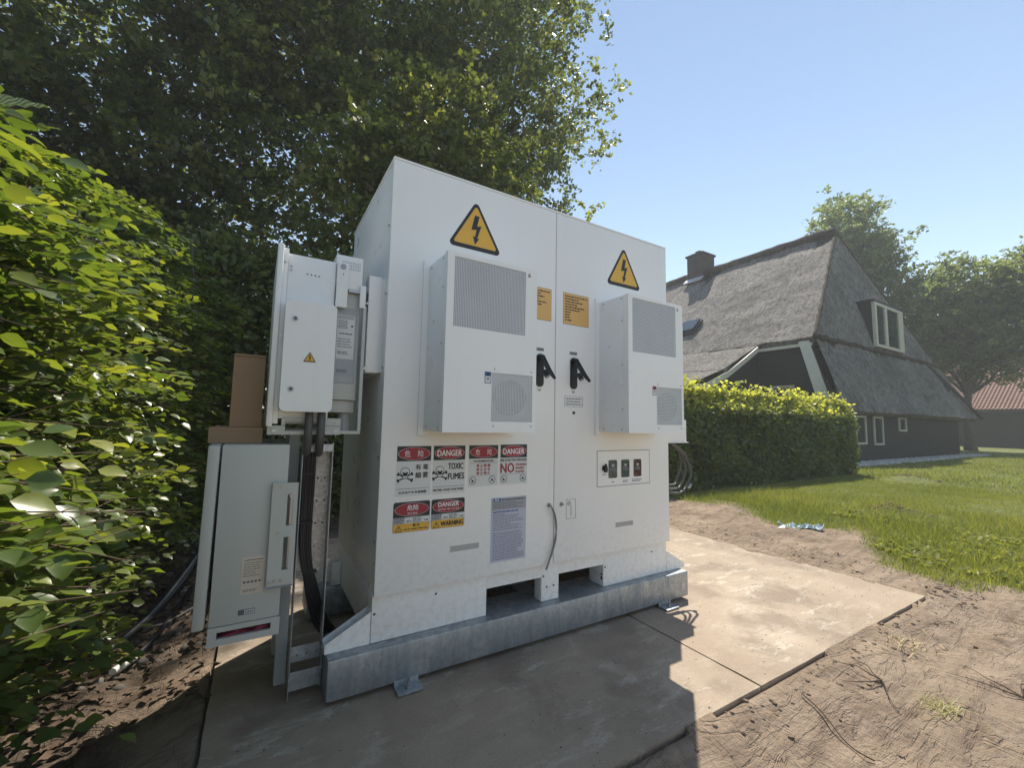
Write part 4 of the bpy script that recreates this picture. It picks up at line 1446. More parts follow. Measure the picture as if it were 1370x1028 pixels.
# ---------------------------------------------------------------- cooling units on the doors
def cooler(x0, red_label=False):
    W_, H0, H1, YF = 0.480, 1.126, 1.934, -0.256
    x1 = x0 + W_
    sh = MB().mat('white paint')
    sh.bbox(x0 - 0.026, x1 + 0.026, -0.013, 0.0, H0 - 0.022, H1 + 0.026, 0.002)
    u = sh.mat('cool white paint').bbox(x0 + 0.002, x1 - 0.002, -0.222, -0.012, H0 + 0.002, H1 - 0.002, 0.002).build('cooling_unit', None, cab, auto=35)
    g1 = (x0 + 0.034, x0 + 0.412, 1.595, 1.914)
    g2 = (x0 + 0.234, x0 + 0.459, 1.176, 1.402)
    fr = MB()
    holed(fr, x0, x1, H0, H1, YF, -0.221, [g1, g2])
    fr.build('front_cover', 'white paint', u)
    MB().box(g1[0] - .004, g1[1] + .004, YF + .017, YF + .019, g1[2] - .004, g1[3] + .004).build('dark_filter', 'fan plastic', u)
    MB().box(g2[0] - .004, g2[1] + .004, YF + .030, YF + .032, g2[2] - .004, g2[3] + .004).build('fan_plate', 'grille steel', u)
    g = MB()
    lattice(g, *g1, YF + 0.0015, 46, 39, 0.46)
    g.build('upper_grille', 'grille steel', u)
    g = MB()
    lattice(g, *g2, YF + 0.0015, 26, 26, 0.46)
    g.build('fan_grille', 'grille steel', u)
    cx, cz = x0 + 0.342, 1.290
    f = MB().mat('fan plastic')
    R0, R1 = 0.078, 0.084
    n = 32
    vs, fs = [], []
    for k2 in range(n):
        a = 2 * PI * k2 / n
        for r_, y_ in ((R1, YF + .006), (R0, YF + .006), (R0, YF + .028), (R1, YF + .028)):
            vs.append((cx + r_ * math.cos(a), y_, cz + r_ * math.sin(a)))
    for k2 in range(n):
        for q in range(4):
            a, b = k2 * 4 + q, k2 * 4 + (q + 1) % 4
            c2, d2 = ((k2 + 1) % n) * 4 + (q + 1) % 4, ((k2 + 1) % n) * 4 + q
            fs.append((a, b, c2, d2))
    f.add(vs, fs)
    f.disc(cx, cz, YF + .008, YF + .028, 0.028, 20).disc(cx, cz, YF + .0275, YF + .0285, 0.082, 28)
    for k2 in range(7):
        a = 2 * PI * k2 / 7
        p, q = a + 0.25, a - 0.25
        f.add([(cx + .026 * math.cos(a - .3), YF + .024, cz + .026 * math.sin(a - .3)), (cx + .076 * math.cos(q), YF + .026, cz + .076 * math.sin(q)), (cx + .076 * math.cos(p), YF + .010, cz + .076 * math.sin(p)), (cx + .026 * math.cos(a + .3), YF + .010, cz + .026 * math.sin(a + .3))], [(0, 1, 2, 3)])
    f.build('fan', None, u, auto=40)
    sc = MB()
    for x, z in ((x0 + .247, 1.419), (x0 + .452, 1.419), (x0 + .247, 1.156), (x0 + .452, 1.156)):
        sc.disc(x, z, YF - .002, YF, 0.0045, 10)
    for y in (-0.20, -0.13, -0.05):
        for z in ((H0 + .02, H1 - .02) if y != -0.13 else ()):
            sc.tube([(x0 + .003, y, z), (x0 - .0005, y, z)], 0.0045, 8)
    for z in (1.26, 1.52, 1.78):
        sc.tube([(x0 + .003, -.205, z), (x0 - .0005, -.205, z)], 0.004, 8)
    sc.tube([(x0 + .003, -.10, 1.64), (x0 - .0005, -.10, 1.64)], 0.004, 8)
    build_each(sc, 'screw', 'screw steel', u)
    lb = MB().mat('print blue' if not red_label else 'print red')
    lb.box(x0 + .197, x0 + .230, YF - .0008, YF, 1.350, 1.404)
    lb.mat('label white'); lb.box(x0 + .200, x0 + .227, YF - .0014, YF - .0008, 1.353, 1.384)
    lb.mat('print black'); flat(lb, rtri(x0 + .2135, 1.386, .022, .015, .001), YF - .0014)
    flat(lb, rtri(x0 + .2135, 1.368, .014, .011, .0008), YF - .0018)
    lb.build('caution_label', None, u)
    tr = MB().mat('print grey')
    flat(tr, rtri(x0 + .432, 1.893, .020, .022, .002), YF - .0008)
    tr.mat('notice orange'); flat(tr, rtri(x0 + .432, 1.8965, .010, .012, .001), YF - .0012)
    tr.build('triangle_label', None, u)
    return u
cooler(0.190)
cooler(1.305, True)

# gussets that tie the plinth to the skid
def gusset(xa, sgn, y0, y1):
    xb = xa + sgn * 0.184
    g = MB()
    poly = [(xa, .1865), (xb, .1865), (xb, .224), (xa, .322)]
    if sgn > 0: poly = [(xa, .322), (xb, .215), (xb, .1865), (xa, .1865)]
    g.prism(poly, y0, y0 + .004)
    g.prism(poly, y1 - .004, y1)
    g.hprism([(xa, y0 + .004, .1865), (xb, y0 + .004, .1865), (xb, y1 - .004, .1865), (xa, y1 - .004, .1865)], (0, 0, .004))
    g.hprism([(xa, y0 + .004, .1905), (xa, y1 - .004, .1905), (xa, y1 - .004, .322), (xa, y0 + .004, .322)], (sgn * .004, 0, 0))
    g.hprism([(xb, y0 + .004, .1905), (xb, y1 - .004, .1905), (xb, y1 - .004, .215), (xb, y0 + .004, .215)], (-sgn * .004, 0, 0))
    return g.build('gusset', 'white paint', cab)
for y0, y1 in ((0.031, 0.100), (0.895, 0.964)):
    gusset(-0.003, -1, y0, y1)
    gusset(WD + 0.003, 1, y0, y1)
MB().bbox(-0.055, -0.004, 0.80, 0.84, 0.19, 0.31, 0.002).build('side_lug', 'white paint', cab)

# ================================================================== galvanised skid
skid = thing('steel_skid', 'galvanised steel skid frame lying under the white battery cabinet', 'skid', (0.96, 0.5, 0.02))
def cbeam(y0, y1, mb):
    return mb.bbox(-0.181, 2.1017, y0, y1, 0.022, 0.1850, 0.010)
b = MB(); cbeam(-0.028, 0.23, b); b.build('front_beam', 'galvanised steel', skid, auto=50)
b = MB(); cbeam(0.80, 1.03, b); b.build('rear_beam', 'galvanised steel', skid, auto=50)
for x in (0.10, 0.92, 1.74):
    MB().box(x, x + 0.12, 0.23, 0.80, 0.024, 0.165).build('cross_beam', 'galvanised steel', skid)
for x0, x1 in ((0.095, 0.205), (1.800, 1.915)):
    c = MB().mat('galvanised steel')
    c.bbox(x0, x1, -0.100, -0.030, 0.004, 0.013, 0.0015)
    c.bbox(x0, x1, -0.034, -0.0285, 0.004, 0.034, 0.001)
    c.mat('screw steel')
    cx = (x0 + x1) / 2
    c.tube([(cx, -.064, .013), (cx, -.064, .016)], 0.016, 16)
    c.tube([(cx, -.064, .016), (cx, -.064, .026)], 0.012, 6)
    c.tube([(cx, -.064, .026), (cx, -.064, .056)], 0.0055, 8)
    c.build('anchor_clip', None, skid, auto=40)

# ================================================================== things on the cabinet's right side
sb = thing('side_control_box', 'small white box mounted low on the far side of the battery cabinet', 'box', (2.08, 0.35, 1.05))
MB().bbox(1.956, 2.195, 0.120, 0.62, 1.10, 1.60, 0.006).build('housing', 'white paint', sb, auto=35)
MB().bbox(1.956, 2.283, 0.100, 0.60, 1.052, 1.215, 0.004).build('cable_hood', 'white paint', sb, auto=35)
MB().box(1.956, 2.300, 0.094, 0.61, 1.046, 1.0515).build('bottom_plate', 'white paint', sb)
coil = thing('cable_coil', 'loose coil of black cable hanging beside the cabinet above the sand', 'cable', (2.15, 0.15, 0.66))
for k in range(3):
    o = k * 0.019
    y = 0.115 + 0.022 * k
    pts = spline([(2.13 + o, y, 1.05), (2.24 + o * .5, y - .01, 0.985), (2.318 - o * .7, y, 0.90), (2.350 - o * 2.2, y, 0.82), (2.300 - o * 1.5, y + .01, 0.715 + o), (2.205, y, 0.680 + o * 1.4), (2.10 - o, y + .02, 0.700 + o), (2.03, y + .06, 0.79), (2.00, y + .07, 0.93), (2.03 + o, y + .04, 1.05)], 7)
    MB().tube(pts, 0.0085, 8).build('loop', 'conduit grey', coil, smooth=True)
MB().tube([(2.335, .112, .735), (2.312, .108, .712)], 0.011, 10).build('end_cap', 'screw steel', coil)
# ================================================================== left hand equipment
# upper inverter on its bracket
inv = thing('wall_inverter', 'tall white inverter with a rounded lightning-marked cover, beside the cabinet', 'inverter', (-0.3, 0.3, 1.14))
MB().bbox(-0.416, -0.224, 0.060, 0.60, 1.172, 1.888, 0.004).build('housing', 'cool white paint', inv, auto=35)
dr = MB()
dr.bbox(-0.459, -0.436, 0.020, 0.63, 1.138, 1.915, 0.008)
dr.bbox(-0.4365, -0.4165, 0.045, 0.615, 1.150, 1.905, 0.004)
dr.build('front_door', 'white paint', inv, auto=35)
MB().prism(rrect(-0.4175, -0.2195, 1.202, 1.667, 0.022, 6), -0.020, 0.0595).build('rounded_cover', 'white paint', inv, auto=35)
hazard(inv, -0.317, 1.410, 0.050, 0.044, -0.020, 0.15)
for z in (1.588, 1.294):
    k = MB().mat('screw steel'); k.disc(-0.380, z, -0.024, -0.020, 0.0125, 18)
    k.mat('print grey'); k.disc(-0.380, z, -0.0265, -0.024, 0.0075, 14)
    k.build('cover_lock', None, inv, auto=40)
mb = MB()
for k in range(4):
    mb.disc(-0.340 + k * 0.0160, 1.809 - k * 0.0005, 0.0585, 0.0605, 0.0032, 10)
build_each(mb, 'indicator_hole', 'print black', inv)
mb = MB()
for x, z in ((-0.404, 1.832), (-0.404, 1.815)):
    mb.disc(x, z, 0.056, 0.060, 0.005, 10)
for z in (1.84, 1.52, 1.20):
    mb.disc(-0.428, z, 0.041, 0.045, 0.005, 10)
build_each(mb, 'screw', 'screw steel', inv)
# rear part: heat sink, rating plate
rp = MB()
rp.bbox(-0.2235, -0.107, 0.085, 0.58, 1.262, 1.930, 0.003)
rear = rp.build('heat_sink_case', 'light grey paint', inv, auto=35)
MB().bbox(-0.2225, -0.105, 0.070, 0.084, 1.775, 1.932, 0.002).build('top_shroud', 'cool white paint', rear, auto=35)
mb = MB()
for j in range(3):
    for i in range(11):
        mb.box(-0.196 + i * 0.0075, -0.1925 + i * 0.0075, 0.0695, 0.0705, 1.868 + j * 0.014, 1.878 + j * 0.014)
mb.build('vent_slots', 'mid grey paint', rear)
MB().bbox(-0.2205, -0.172, 0.042, 0.069, 1.680, 1.888, 0.003).build('side_flange', 'cool white paint', inv, auto=35)
build_each(MB().disc(-0.196, 1.868, 0.037, 0.042, 0.012, 16).disc(-0.194, 1.832, 0.039, 0.042, 0.004, 8), 'flange_screw', 'print light grey', inv)
MB().bbox(-0.166, -0.106, 0.060, 0.075, 1.760, 1.772, 0.002).build('grip_bar', 'screw steel', rear)
s = MB().mat('print light grey')
s.box(-0.210, -0.118, 0.0835, 0.085, 1.335, 1.690)
s.mat('label white'); s.box(-0.202, -0.126, 0.0828, 0.0835, 1.450, 1.655)
s.mat('mid grey paint'); s.box(-0.200, -0.130, 0.0820, 0.0828, 1.636, 1.652); s.box(-0.204, -0.124, 0.0820, 0.0835, 1.345, 1.368)
s.mat('print grey')
lines(s, -0.198, -0.156, 1.590, 1.632, 0.0820, 6, 81, .4, .4, .008)
s.box(-0.142, -0.134, 0.0820, 0.0828, 1.600, 1.610)
lines(s, -0.192, -0.136, 1.563, 1.572, 0.0820, 1, 82, .6, 0, .01)
lines(s, -0.198, -0.136, 1.500, 1.548, 0.0820, 4, 83, .3, .4, .010)
lines(s, -0.196, -0.150, 1.470, 1.486, 0.0820, 2, 84, .5, .2, .008)
lines(s, -0.196, -0.150, 1.386, 1.402, 0.0828, 2, 85, .5, .2, .008)
tag(s.build('rating_plate', None, rear), 'pale rating plate with small print')
MB().bbox(-0.2200, -0.108, 0.110, 0.56, 1.205, 1.260, 0.002).build('lower_case', 'light grey paint', inv, auto=35)
MB().bbox(-0.400, -0.245, 0.075, 0.30, 1.150, 1.1715, 0.003).build('gland_plate', 'light grey paint', inv, auto=35)

# bracket that carries the inverter off the cabinet side
br = thing('inverter_bracket', 'flat white steel bracket with slots holding the inverter to the cabinet side', 'bracket', (-0.28, 0.3, 1.1))
mb = MB(); holed(mb, -0.452, -0.170, 1.105, 1.142, 0.050, 0.055, [(-0.388, -0.236, 1.121, 1.143)])
mb2 = MB(); holed(mb2, -0.402, -0.170, 1.142, 1.177, 0.050, 0.055, [(-0.388, -0.236, 1.141, 1.160)])
mb.build('lower_plate', 'light grey paint', br)
mb2.build('lower_plate', 'light grey paint', br)
mb = MB()
for x, z, r in ((-0.428, 1.121, .009), (-0.190, 1.121, .009), (-0.396, 1.165, .004), (-0.190, 1.160, .004)):
    mb.disc(x, z, 0.046, 0.050, r, 14)
build_each(mb, 'bolt_head', 'screw steel', br)
MB().bbox(-0.170, -0.086, 0.050, 0.056, 1.108, 1.122, 0.001).build('bottom_rail', 'light grey paint', br)
MB().bbox(-0.098, -0.084, 0.050, 0.075, 1.122, 1.700, 0.001).build('upright_rail', 'light grey paint', br)
MB().bbox(-0.116, -0.090, 0.046, 0.076, 1.690, 1.796, 0.003).build('top_catch', 'white paint', br, auto=35)
MB().box(-0.080, -0.062, 0.078, 0.09, 1.69, 1.775).build('catch_plate', 'dark steel', br)
MB().bbox(-0.072, -0.014, 0.075, 0.155, 1.395, 1.862, 0.003).build('side_box', 'white paint', br, auto=35)
MB().box(-0.014, 0.0035, 0.082, 0.50, 1.40, 1.858).build('spacer', 'cool white paint', br)
mb = MB().mat('mid grey paint'); mb.tube([(-0.140, 0.16, 1.108), (-0.140, 0.16, 1.262)], 0.026, 20)
mb.build('cable_pipe', None, br, auto=60)
build_each(MB().tube([(-0.080, .046, 1.41), (-0.080, .052, 1.41)], 0.007, 8).tube([(-0.080, .060, 1.72), (-0.080, .066, 1.72)], 0.006, 8), 'screw', 'screw steel', br)

# lower combiner box
lb = thing('combiner_box', 'grey-green metal enclosure hanging low with a red rag in its slot', 'enclosure', (-0.48, 0.3, 0.31))
MB().bbox(-0.599, -0.364, 0.050, 0.56, 0.376, 1.064, 0.004).build('housing', 'light grey paint', lb, auto=35)
mb = MB(); holed(mb, -0.600, -0.361, 0.306, 0.3745, 0.046, 0.060, [(-0.571, -0.392, 0.331, 0.356)])
mb.box(-0.600, -0.361, 0.060, 0.55, 0.306, 0.310)
mb.box(-0.600, -0.596, 0.060, 0.55, 0.310, 0.3745)
mb.box(-0.365, -0.361, 0.060, 0.55, 0.310, 0.3745)
mb.build('bottom_duct', 'light grey paint', lb)
mb = MB()
R = random.Random(4)
pts = [(-0.565 + 0.019 * k, 0.075 + R.uniform(-.008, .008), 0.328 + R.uniform(-.006, .010)) for k in range(10)]
mb.tube(pts, [0.010 + R.uniform(0, .006) for _ in pts], 7)
pts = [(-0.555 + 0.019 * k, 0.088 + R.uniform(-.008, .008), 0.336 + R.uniform(-.006, .010)) for k in range(9)]
mb.tube(pts, [0.008 + R.uniform(0, .006) for _ in pts], 7)
mb.build('rag', 'red rag', lb, smooth=True)
M = Matrix.Translation((-0.625, 0.04, 0.7)) @ Matrix.Rotation(rad(0.6), 4, 'Y') @ Matrix.Translation((0.625, -0.04, -0.7))
MB().bbox(-0.647, -0.609, 0.030, 0.575, 0.380, 1.064, 0.007, M).build('front_door', 'light grey paint', lb, auto=35)
s = MB().mat('label cream'); s.box(-0.505, -0.427, 0.0490, 0.050, 0.480, 0.622)
s.mat('print grey'); s.box(-0.498, -0.434, 0.0484, 0.0489, 0.609, 0.612)
lines(s, -0.498, -0.440, 0.545, 0.604, 0.0486, 7, 91, .3, .4, .008)
for k in range(5): s.box(-0.497 + k * .013, -0.489 + k * .013, 0.0484, 0.0489, 0.523, 0.531)
lines(s, -0.496, -0.446, 0.488, 0.500, 0.0486, 2, 92, .4, .3, .008)
s.build('rating_label', None, lb)
s = MB().mat('print grey'); s.box(-0.506, -0.450, 0.0490, 0.050, 0.404, 0.424)
s.mat('label white'); s.box(-0.486, -0.452, 0.0484, 0.0489, 0.407, 0.421)
s.mat('print grey'); lines(s, -0.484, -0.454, 0.409, 0.419, 0.0480, 1, 93, .6, 0, .007)
flat(s, rtri(-0.497, .408, .012, .011, .001), 0.0484)
s.build('terminal_label', None, lb)
# slotted fixing plate between box and tray
mb = MB().mat('light grey paint')
holed(mb, -0.4185, -0.3240, 0.500, 0.908, 0.030, 0.033, [(-0.362, -0.340, 0.735, 0.860), (-0.368, -0.345, 0.560, 0.690)])
mb.mat('screw steel')
for x, z in ((-0.409, .894), (-0.385, .894), (-0.389, .708), (-0.409, .516), (-0.392, .519), (-0.368, .519)):
    mb.disc(x, z, 0.027, 0.030, 0.006, 10)
mb.mat('galvanised steel'); mb.box(-0.4185, -0.3240, 0.020, 0.0299, 0.496, 0.4999); mb.box(-0.4185, -0.4165, 0.033, 0.050, 0.500, 0.908)
fp = mb.build('fixing_plate', None, lb)
MB().bbox(-0.352, -0.336, 0.036, 0.050, 0.565, 0.875, 0.002).tube([(-0.347, .024, .856), (-0.347, .040, .856)], 0.009, 6).build('threaded_bracket', 'screw steel', lb)

# upright cable tray
tr_ = thing('cable_tray', 'upright galvanised cable tray standing in front of the cabinet side', 'cable tray', (-0.245, 0.16, 0.0))
for x0, x1 in ((-0.3110, -0.3075), (-0.1895, -0.1860)):
    mb = MB(); mb.box(x0, x1, 0.100, 0.172, 0.004 if x0 < -.25 else 0.03, 1.068)
    mb.build('side_rail', 'galvanised steel', tr_)
mb = MB()
holed(mb, -0.3075, -0.1895, 0.505, 1.055, 0.165, 0.168, [(-0.240 + dx, -0.232 + dx, z, z + .008) for dx in (0, 0.03) for z in (0.60, 0.70, 0.80, 0.90)])
mb.build('perforated_back', 'speckled zinc', tr_)
MB().bbox(-0.3074, -0.1896, 0.098, 0.103, 1.028, 1.061, 0.001).build('top_bar', 'galvanised steel', tr_)
mb = MB(); holed(mb, -0.3075, -0.1895, 0.128, 0.192, 0.150, 0.153, [(-0.283 + k * .038, -0.276 + k * .038, .150, .157) for k in range(3)])
mb.build('lower_bar', 'galvanised steel', tr_)
mb = MB(); mb.bbox(-0.3074, -0.1896, 0.100, 0.104, 0.082, 0.112, 0.001); mb.box(-0.3074, -0.1896, 0.104, 0.15, 0.080, 0.083); mb.build('foot_bar', 'galvanised steel', tr_)
mb = MB(); mb.box(-0.3074, -0.1896, 0.120, 0.123, 0.028, 0.078); mb.build('foot_plate', 'galvanised steel', tr_)
mb = MB()
for z in (0.155, 0.10):
    mb.tube([(-0.186, .115, z), (-0.180, .115, z)], 0.006, 8)
mb.tube([(-0.186, .12, .95), (-0.181, .12, .95)], 0.006, 8)
build_each(mb, 'bolt', 'screw steel', tr_)

# rear support stand for the enclosure
ss = thing('support_stand', 'dark grey square steel posts behind the cable tray carrying the enclosure', 'stand', (-0.34, 0.3, 0))
for y in (0.24, 0.52):
    MB().bbox(-0.358, -0.312, y, y + 0.046, 0.003, 1.104, 0.003).build('post', 'mid grey paint', ss)
MB().bbox(-0.450, -0.10, 0.245, 0.285, 1.1045, 1.128, 0.002).build('cross_bar', 'mid grey paint', ss)
MB().bbox(-0.363, -0.359, 0.10, 0.50, 0.55, 0.60, 0.001).build('strap', 'mid grey paint', ss)

# conduits and cables
cb = thing('cable_bundle', 'bundle of black cables in grey conduits running down the upright tray', 'cables', (-0.25, 0.12, 0.2))
for x in (-0.300, -0.252):
    MB().tube(spline([(x, 0.030, 1.205), (x, 0.030, 1.10), (x + .004, 0.080, 1.035), (x + .005, .11, 1.02)], 4), 0.0165, 12).build('conduit', 'conduit grey', cb, smooth=True)
for k, (x, r) in enumerate(((-0.300, .0085), (-0.290, .0085), (-0.272, .0085), (-0.262, .0085), (-0.281, .007))):
    pts = spline([(x, .105, 1.06), (x + .003, .135, .85), (x * .9 - .022, .14, .62), (-0.262 + k * .009, .145, .46), (-0.235 + k * .012, .175, .33), (-0.185 + k * .014, .25 + .01 * k, .20), (-0.10 + k * .01, .38, .10), (0.05, .48, .06), (0.2, .52, .05)], 6)
    MB().tube(pts, r, 8).build('cable', 'cable rubber', cb, smooth=True)
MB().tube(spline([(-0.235, .06, 1.085), (-0.22, .09, 1.083), (-0.208, .12, 1.06), (-0.204, .14, 1.02)], 5), 0.003, 6).build('thin_wire', 'cable grey', cb, smooth=True)

for z in (0.93, 0.72, 0.50):
    xc = -0.281 if z > .6 else -0.250
    MB().bbox(xc - .030, xc + .030, .112 if z > .6 else .128, .152 if z > .6 else .17, z - .003, z + .003, 0.002).build('cable_tie', 'black plastic', cb)
# cardboard boxes
c1 = tag(MB().bbox(-0.657, -0.4655, 0.16, 0.50, 1.0655, 1.132, 0.002).build('cardboard_box', 'cardboard'), 'flat brown cardboard box lying on the grey-green enclosure under another box', 'cardboard box', 'cardboard boxes by the inverter')
c2 = thing('cardboard_box', 'upright plain brown cardboard box standing on the flat one behind the inverter', 'cardboard box', (-0.53, 0.3, 1.1325), 'cardboard boxes by the inverter')
MB().bbox(-0.590, -0.473, 0.18, 0.46, 1.1325, 1.447, 0.002).build('carton', 'cardboard', c2)
MB().box(-0.5885, -0.4745, 0.178, 0.1799, 1.4355, 1.4375).build('flap_edge', 'twig brown', c2)
# ================================================================== plants
def branch_pts(a, b, R, n=6, wob=.1, sag=0.0):
    a, b = np.array(a, float), np.array(b, float)
    L = np.linalg.norm(b - a)
    out = []
    for k in range(n + 1):
        t = k / n
        p = a + (b - a) * t
        p = p + np.array([R.uniform(-1, 1), R.uniform(-1, 1), R.uniform(-1, 1)]) * wob * L * .25 * (0 if k == 0 else 1)
        p[2] += sag * math.sin(PI * t)
        out.append(tuple(p))
    return out

def tree(name, label, cat, base, height, trunk_r, blobs, nclust, per, crad, lsize, mat, seed, group=None, flat_=.55, nlimb=26, shell=.55, fork=.3, hang=0.0):
    """blobs: list of (centre, radii). Clusters of leaves fill them, mostly near the surface."""
    R = random.Random(seed)
    G = np.random.default_rng(seed)
    root = thing(name, label, cat, base, group)
    vols = np.array([b[1][0] * b[1][1] * b[1][2] for b in blobs]); vols = vols / vols.sum()
    C = []
    for (c, r), w in zip(blobs, vols):
        n = int(nclust * w) + 1
        d = unit(n, G)
        rr = (shell + (1 - shell) * G.random(n)) ** 1.0
        rr = np.where(G.random(n) < .22, G.random(n) * .7, rr)
        rr = rr * (0.80 + 0.42 * G.random(n))
        C.append(np.array(c)[None] + d * rr[:, None] * np.array(r)[None])
    C = np.concatenate(C)
    C = C[C[:, 2] > base[2] + height * .09]
    # trunk and limbs
    mb = MB()
    bx, by, bz = base
    top = (bx + R.uniform(-.3, .3), by + R.uniform(-.3, .3), bz + height * .82)
    tp = branch_pts((bx, by, bz - .1), top, R, 9, .06)
    mb.tube(tp, [trunk_r * (1.35 if k == 0 else 1) * (1 - .88 * k / 9) for k in range(10)], 12)
    tr = mb.build('trunk', 'bark', root, smooth=True)
    pick = C[G.choice(len(C), size=min(nlimb, len(C)), replace=False)]
    mb = MB()
    for q in pick:
        t = min(max((q[2] - bz) / height - R.uniform(.12, .3), fork), .8) * 9 / 1.0
        i = min(int(t / .82), 8)
        a = np.array(tp[i])
        L = np.linalg.norm(q - a)
        pts = spline(branch_pts(a, q, R, 4, .16, .04 * L), 3)
        r0 = trunk_r * (1 - .88 * i / 9) * .55
        mb.tube(pts, [max(r0 * (1 - .9 * k / (len(pts) - 1)), trunk_r * .03) for k in range(len(pts))], 6)
        for _ in range(2):
            q2 = C[G.integers(len(C))]
            s_ = pts[len(pts) // 2]
            if np.linalg.norm(q2 - np.array(s_)) < height * .35:
                p2 = spline(branch_pts(s_, q2, R, 3, .16), 3)
                mb.tube(p2, [max(r0 * .4 * (1 - .85 * k / (len(p2) - 1)), trunk_r * .022) for k in range(len(p2))], 5)
    mb.build('limbs', 'bark', tr, smooth=True)
    # leaves
    n = len(C)
    size_c = crad * (0.55 + 0.9 * G.random(n))
    cnt = np.maximum(6, (per * (size_c / crad) ** 1.6 * (0.5 + G.random(n)))).astype(int)
    idx = np.repeat(np.arange(n), cnt)
    ntw = 6
    TW = unit(n * ntw, G).reshape(n, ntw, 3)
    TW[:, :, 2] *= .75
    ti = G.integers(0, ntw, len(idx))
    tt = G.random(len(idx)) ** .8
    off = TW[idx, ti] * (tt * 1.25)[:, None] + G.normal(size=(len(idx), 3)) * .085
    off[:, 2] -= .18 * tt * tt
    # each cluster is a spray: flattened on its own tilted plane
    tn = unit(n, G) * .55 + np.array([0, 0, 1.0]); tn /= np.linalg.norm(tn, axis=1, keepdims=True)
    comp = (off * tn[idx]).sum(1, keepdims=True)
    off = off - comp * tn[idx] * (1 - flat_)
    P = C[idx] + off * size_c[idx][:, None]
    if hang: P[:, 2] -= hang * np.abs(off[:, 0]) * size_c[idx]
    A = off * np.array([1, 1, .4]) + G.normal(size=off.shape) * .45
    Nn = tn[idx] * .9 + G.normal(size=off.shape) * .55
    S = lsize * (0.6 + 0.8 * G.random(len(P)))
    V, F = leaves(P, A, Nn, S, LEAF_QUAD_V, LEAF_QUAD_F)
    rc = G.random(n)
    rnd = np.clip(.55 * rc[idx] + .5 * G.random(len(idx)) - .05, 0, 1)
    raw_mesh('crown', V, F, mat, np.repeat(rnd, 4), root)
    return root

# -------- the close beech hedge along the left
HX = lambda y: np.interp(y, [-2.4, -1.2, 0, 1.2, 2.5, 4.5, 6.0], [-1.12, -1.10, -1.17, -1.22, -1.10, -0.88, -0.85])
HT_ = lambda y: np.interp(y, [-2.4, -1.2, -.3, 1.2, 2.5, 4, 6.0], [1.95, 2.00, 2.16, 2.48, 2.8, 3.1, 3.3])
bh = thing('beech_hedge', 'tall unclipped beech hedge with sunlit yellow-green leaves close to the camera', 'hedge', (-1.9, 1.5, -0.06))
G = np.random.default_rng(11)
def hedge_cloud(n, dmin, dmax, G, ylo=-2.3, yhi=5.9):
    y = G.uniform(ylo, yhi, n)
    z = G.random(n) ** .85 * (HT_(y) + .1)
    bulge = .16 * np.sin(np.clip(z / HT_(y), 0, 1) * PI) - .34 * np.clip(z / HT_(y) - .80, 0, 1) * 3
    lump = (fbm(y * 1.0, z, 2.2, 3, 5) - .5) * .72
    dep = G.uniform(dmin, dmax, n)
    low = np.where(z < .35, .10 * (1 - z / .35), 0)
    return np.stack([HX(y) + bulge + lump - dep - low, y, z - .02], 1)
# sprays: beech shoots hold their leaves in flat tiers
ns = 7200
SP = hedge_cloud(ns, -.06, .42, G)
hole = fbm(SP[:, 1] * 1.0, SP[:, 2] * 1.7, 3.0, 3, 15)
SP = SP[(hole > .40 + .12 * G.random(ns))]
ns = len(SP)
near = np.linalg.norm(SP - np.array([CAM.x, CAM.y, CAM.z]), axis=1)
SD = np.stack([0.75 + .5 * G.random(ns), G.normal(size=ns) * .75, G.normal(size=ns) * .22 + .02], 1)
SD /= np.linalg.norm(SD, axis=1, keepdims=True)
SN = np.stack([G.normal(size=ns) * .32, G.normal(size=ns) * .32, np.ones(ns)], 1)
SN -= (SN * SD).sum(1, keepdims=True) * SD
SN /= np.linalg.norm(SN, axis=1, keepdims=True)
SB = np.cross(SN, SD)
SL = .16 + .16 * G.random(ns)
out_ = G.random(ns) < .05
SP[out_] += SD[out_] * .10; SL[out_] *= 1.3
per = 9
k = np.arange(ns * per) // per
t = (np.arange(ns * per) % per) / (per - 1)
side = np.where((np.arange(ns * per) % 2) == 0, 1, -1)
P = SP[k] - SD[k] * (SL[k] * .5)[:, None] + SD[k] * (SL[k] * t)[:, None] + SB[k] * (side * .006)[:, None]
P[:, 2] -= .05 * t * t * SL[k] / .2
A = SD[k] * (.55 + .3 * t)[:, None] + SB[k] * (side * (.85 - .5 * t))[:, None] + G.normal(size=P.shape) * .14
A[:, 2] -= .16
Nn = SN[k] + G.normal(size=P.shape) * .36
S = (.036 + .048 * G.random(len(P)) ** 1.3) * (1 - .22 * t)
rnd = np.clip(.22 + .45 * G.random(ns)[k] + .25 * t + .12 * (G.random(len(P)) - .5) + .25 * (G.random(ns)[k] > .9), 0, 1)
dist = np.linalg.norm(P - np.array([CAM.x, CAM.y, CAM.z]), axis=1)
# keep a clear arm's length round the camera
keep = dist > .50
rel = P - np.array([CAM.x, CAM.y, CAM.z])
keep &= ~((P[:, 0] > -.78) & (P[:, 1] < 3.0))
inview = (rel @ np.array([fw.x, fw.y, fw.z])) > .05
order = np.argsort(np.where(keep & inview, dist, 99))
single = order[:280]
mask = keep.copy(); mask[single] = False
V, F = leaves(P[mask], A[mask], Nn[mask], S[mask], LEAF_FINE_V, LEAF_FINE_F)
o = raw_mesh('foliage', V, F, 'beech leaf', np.repeat(rnd[mask], 10), bh); o['kind'] = 'stuff'
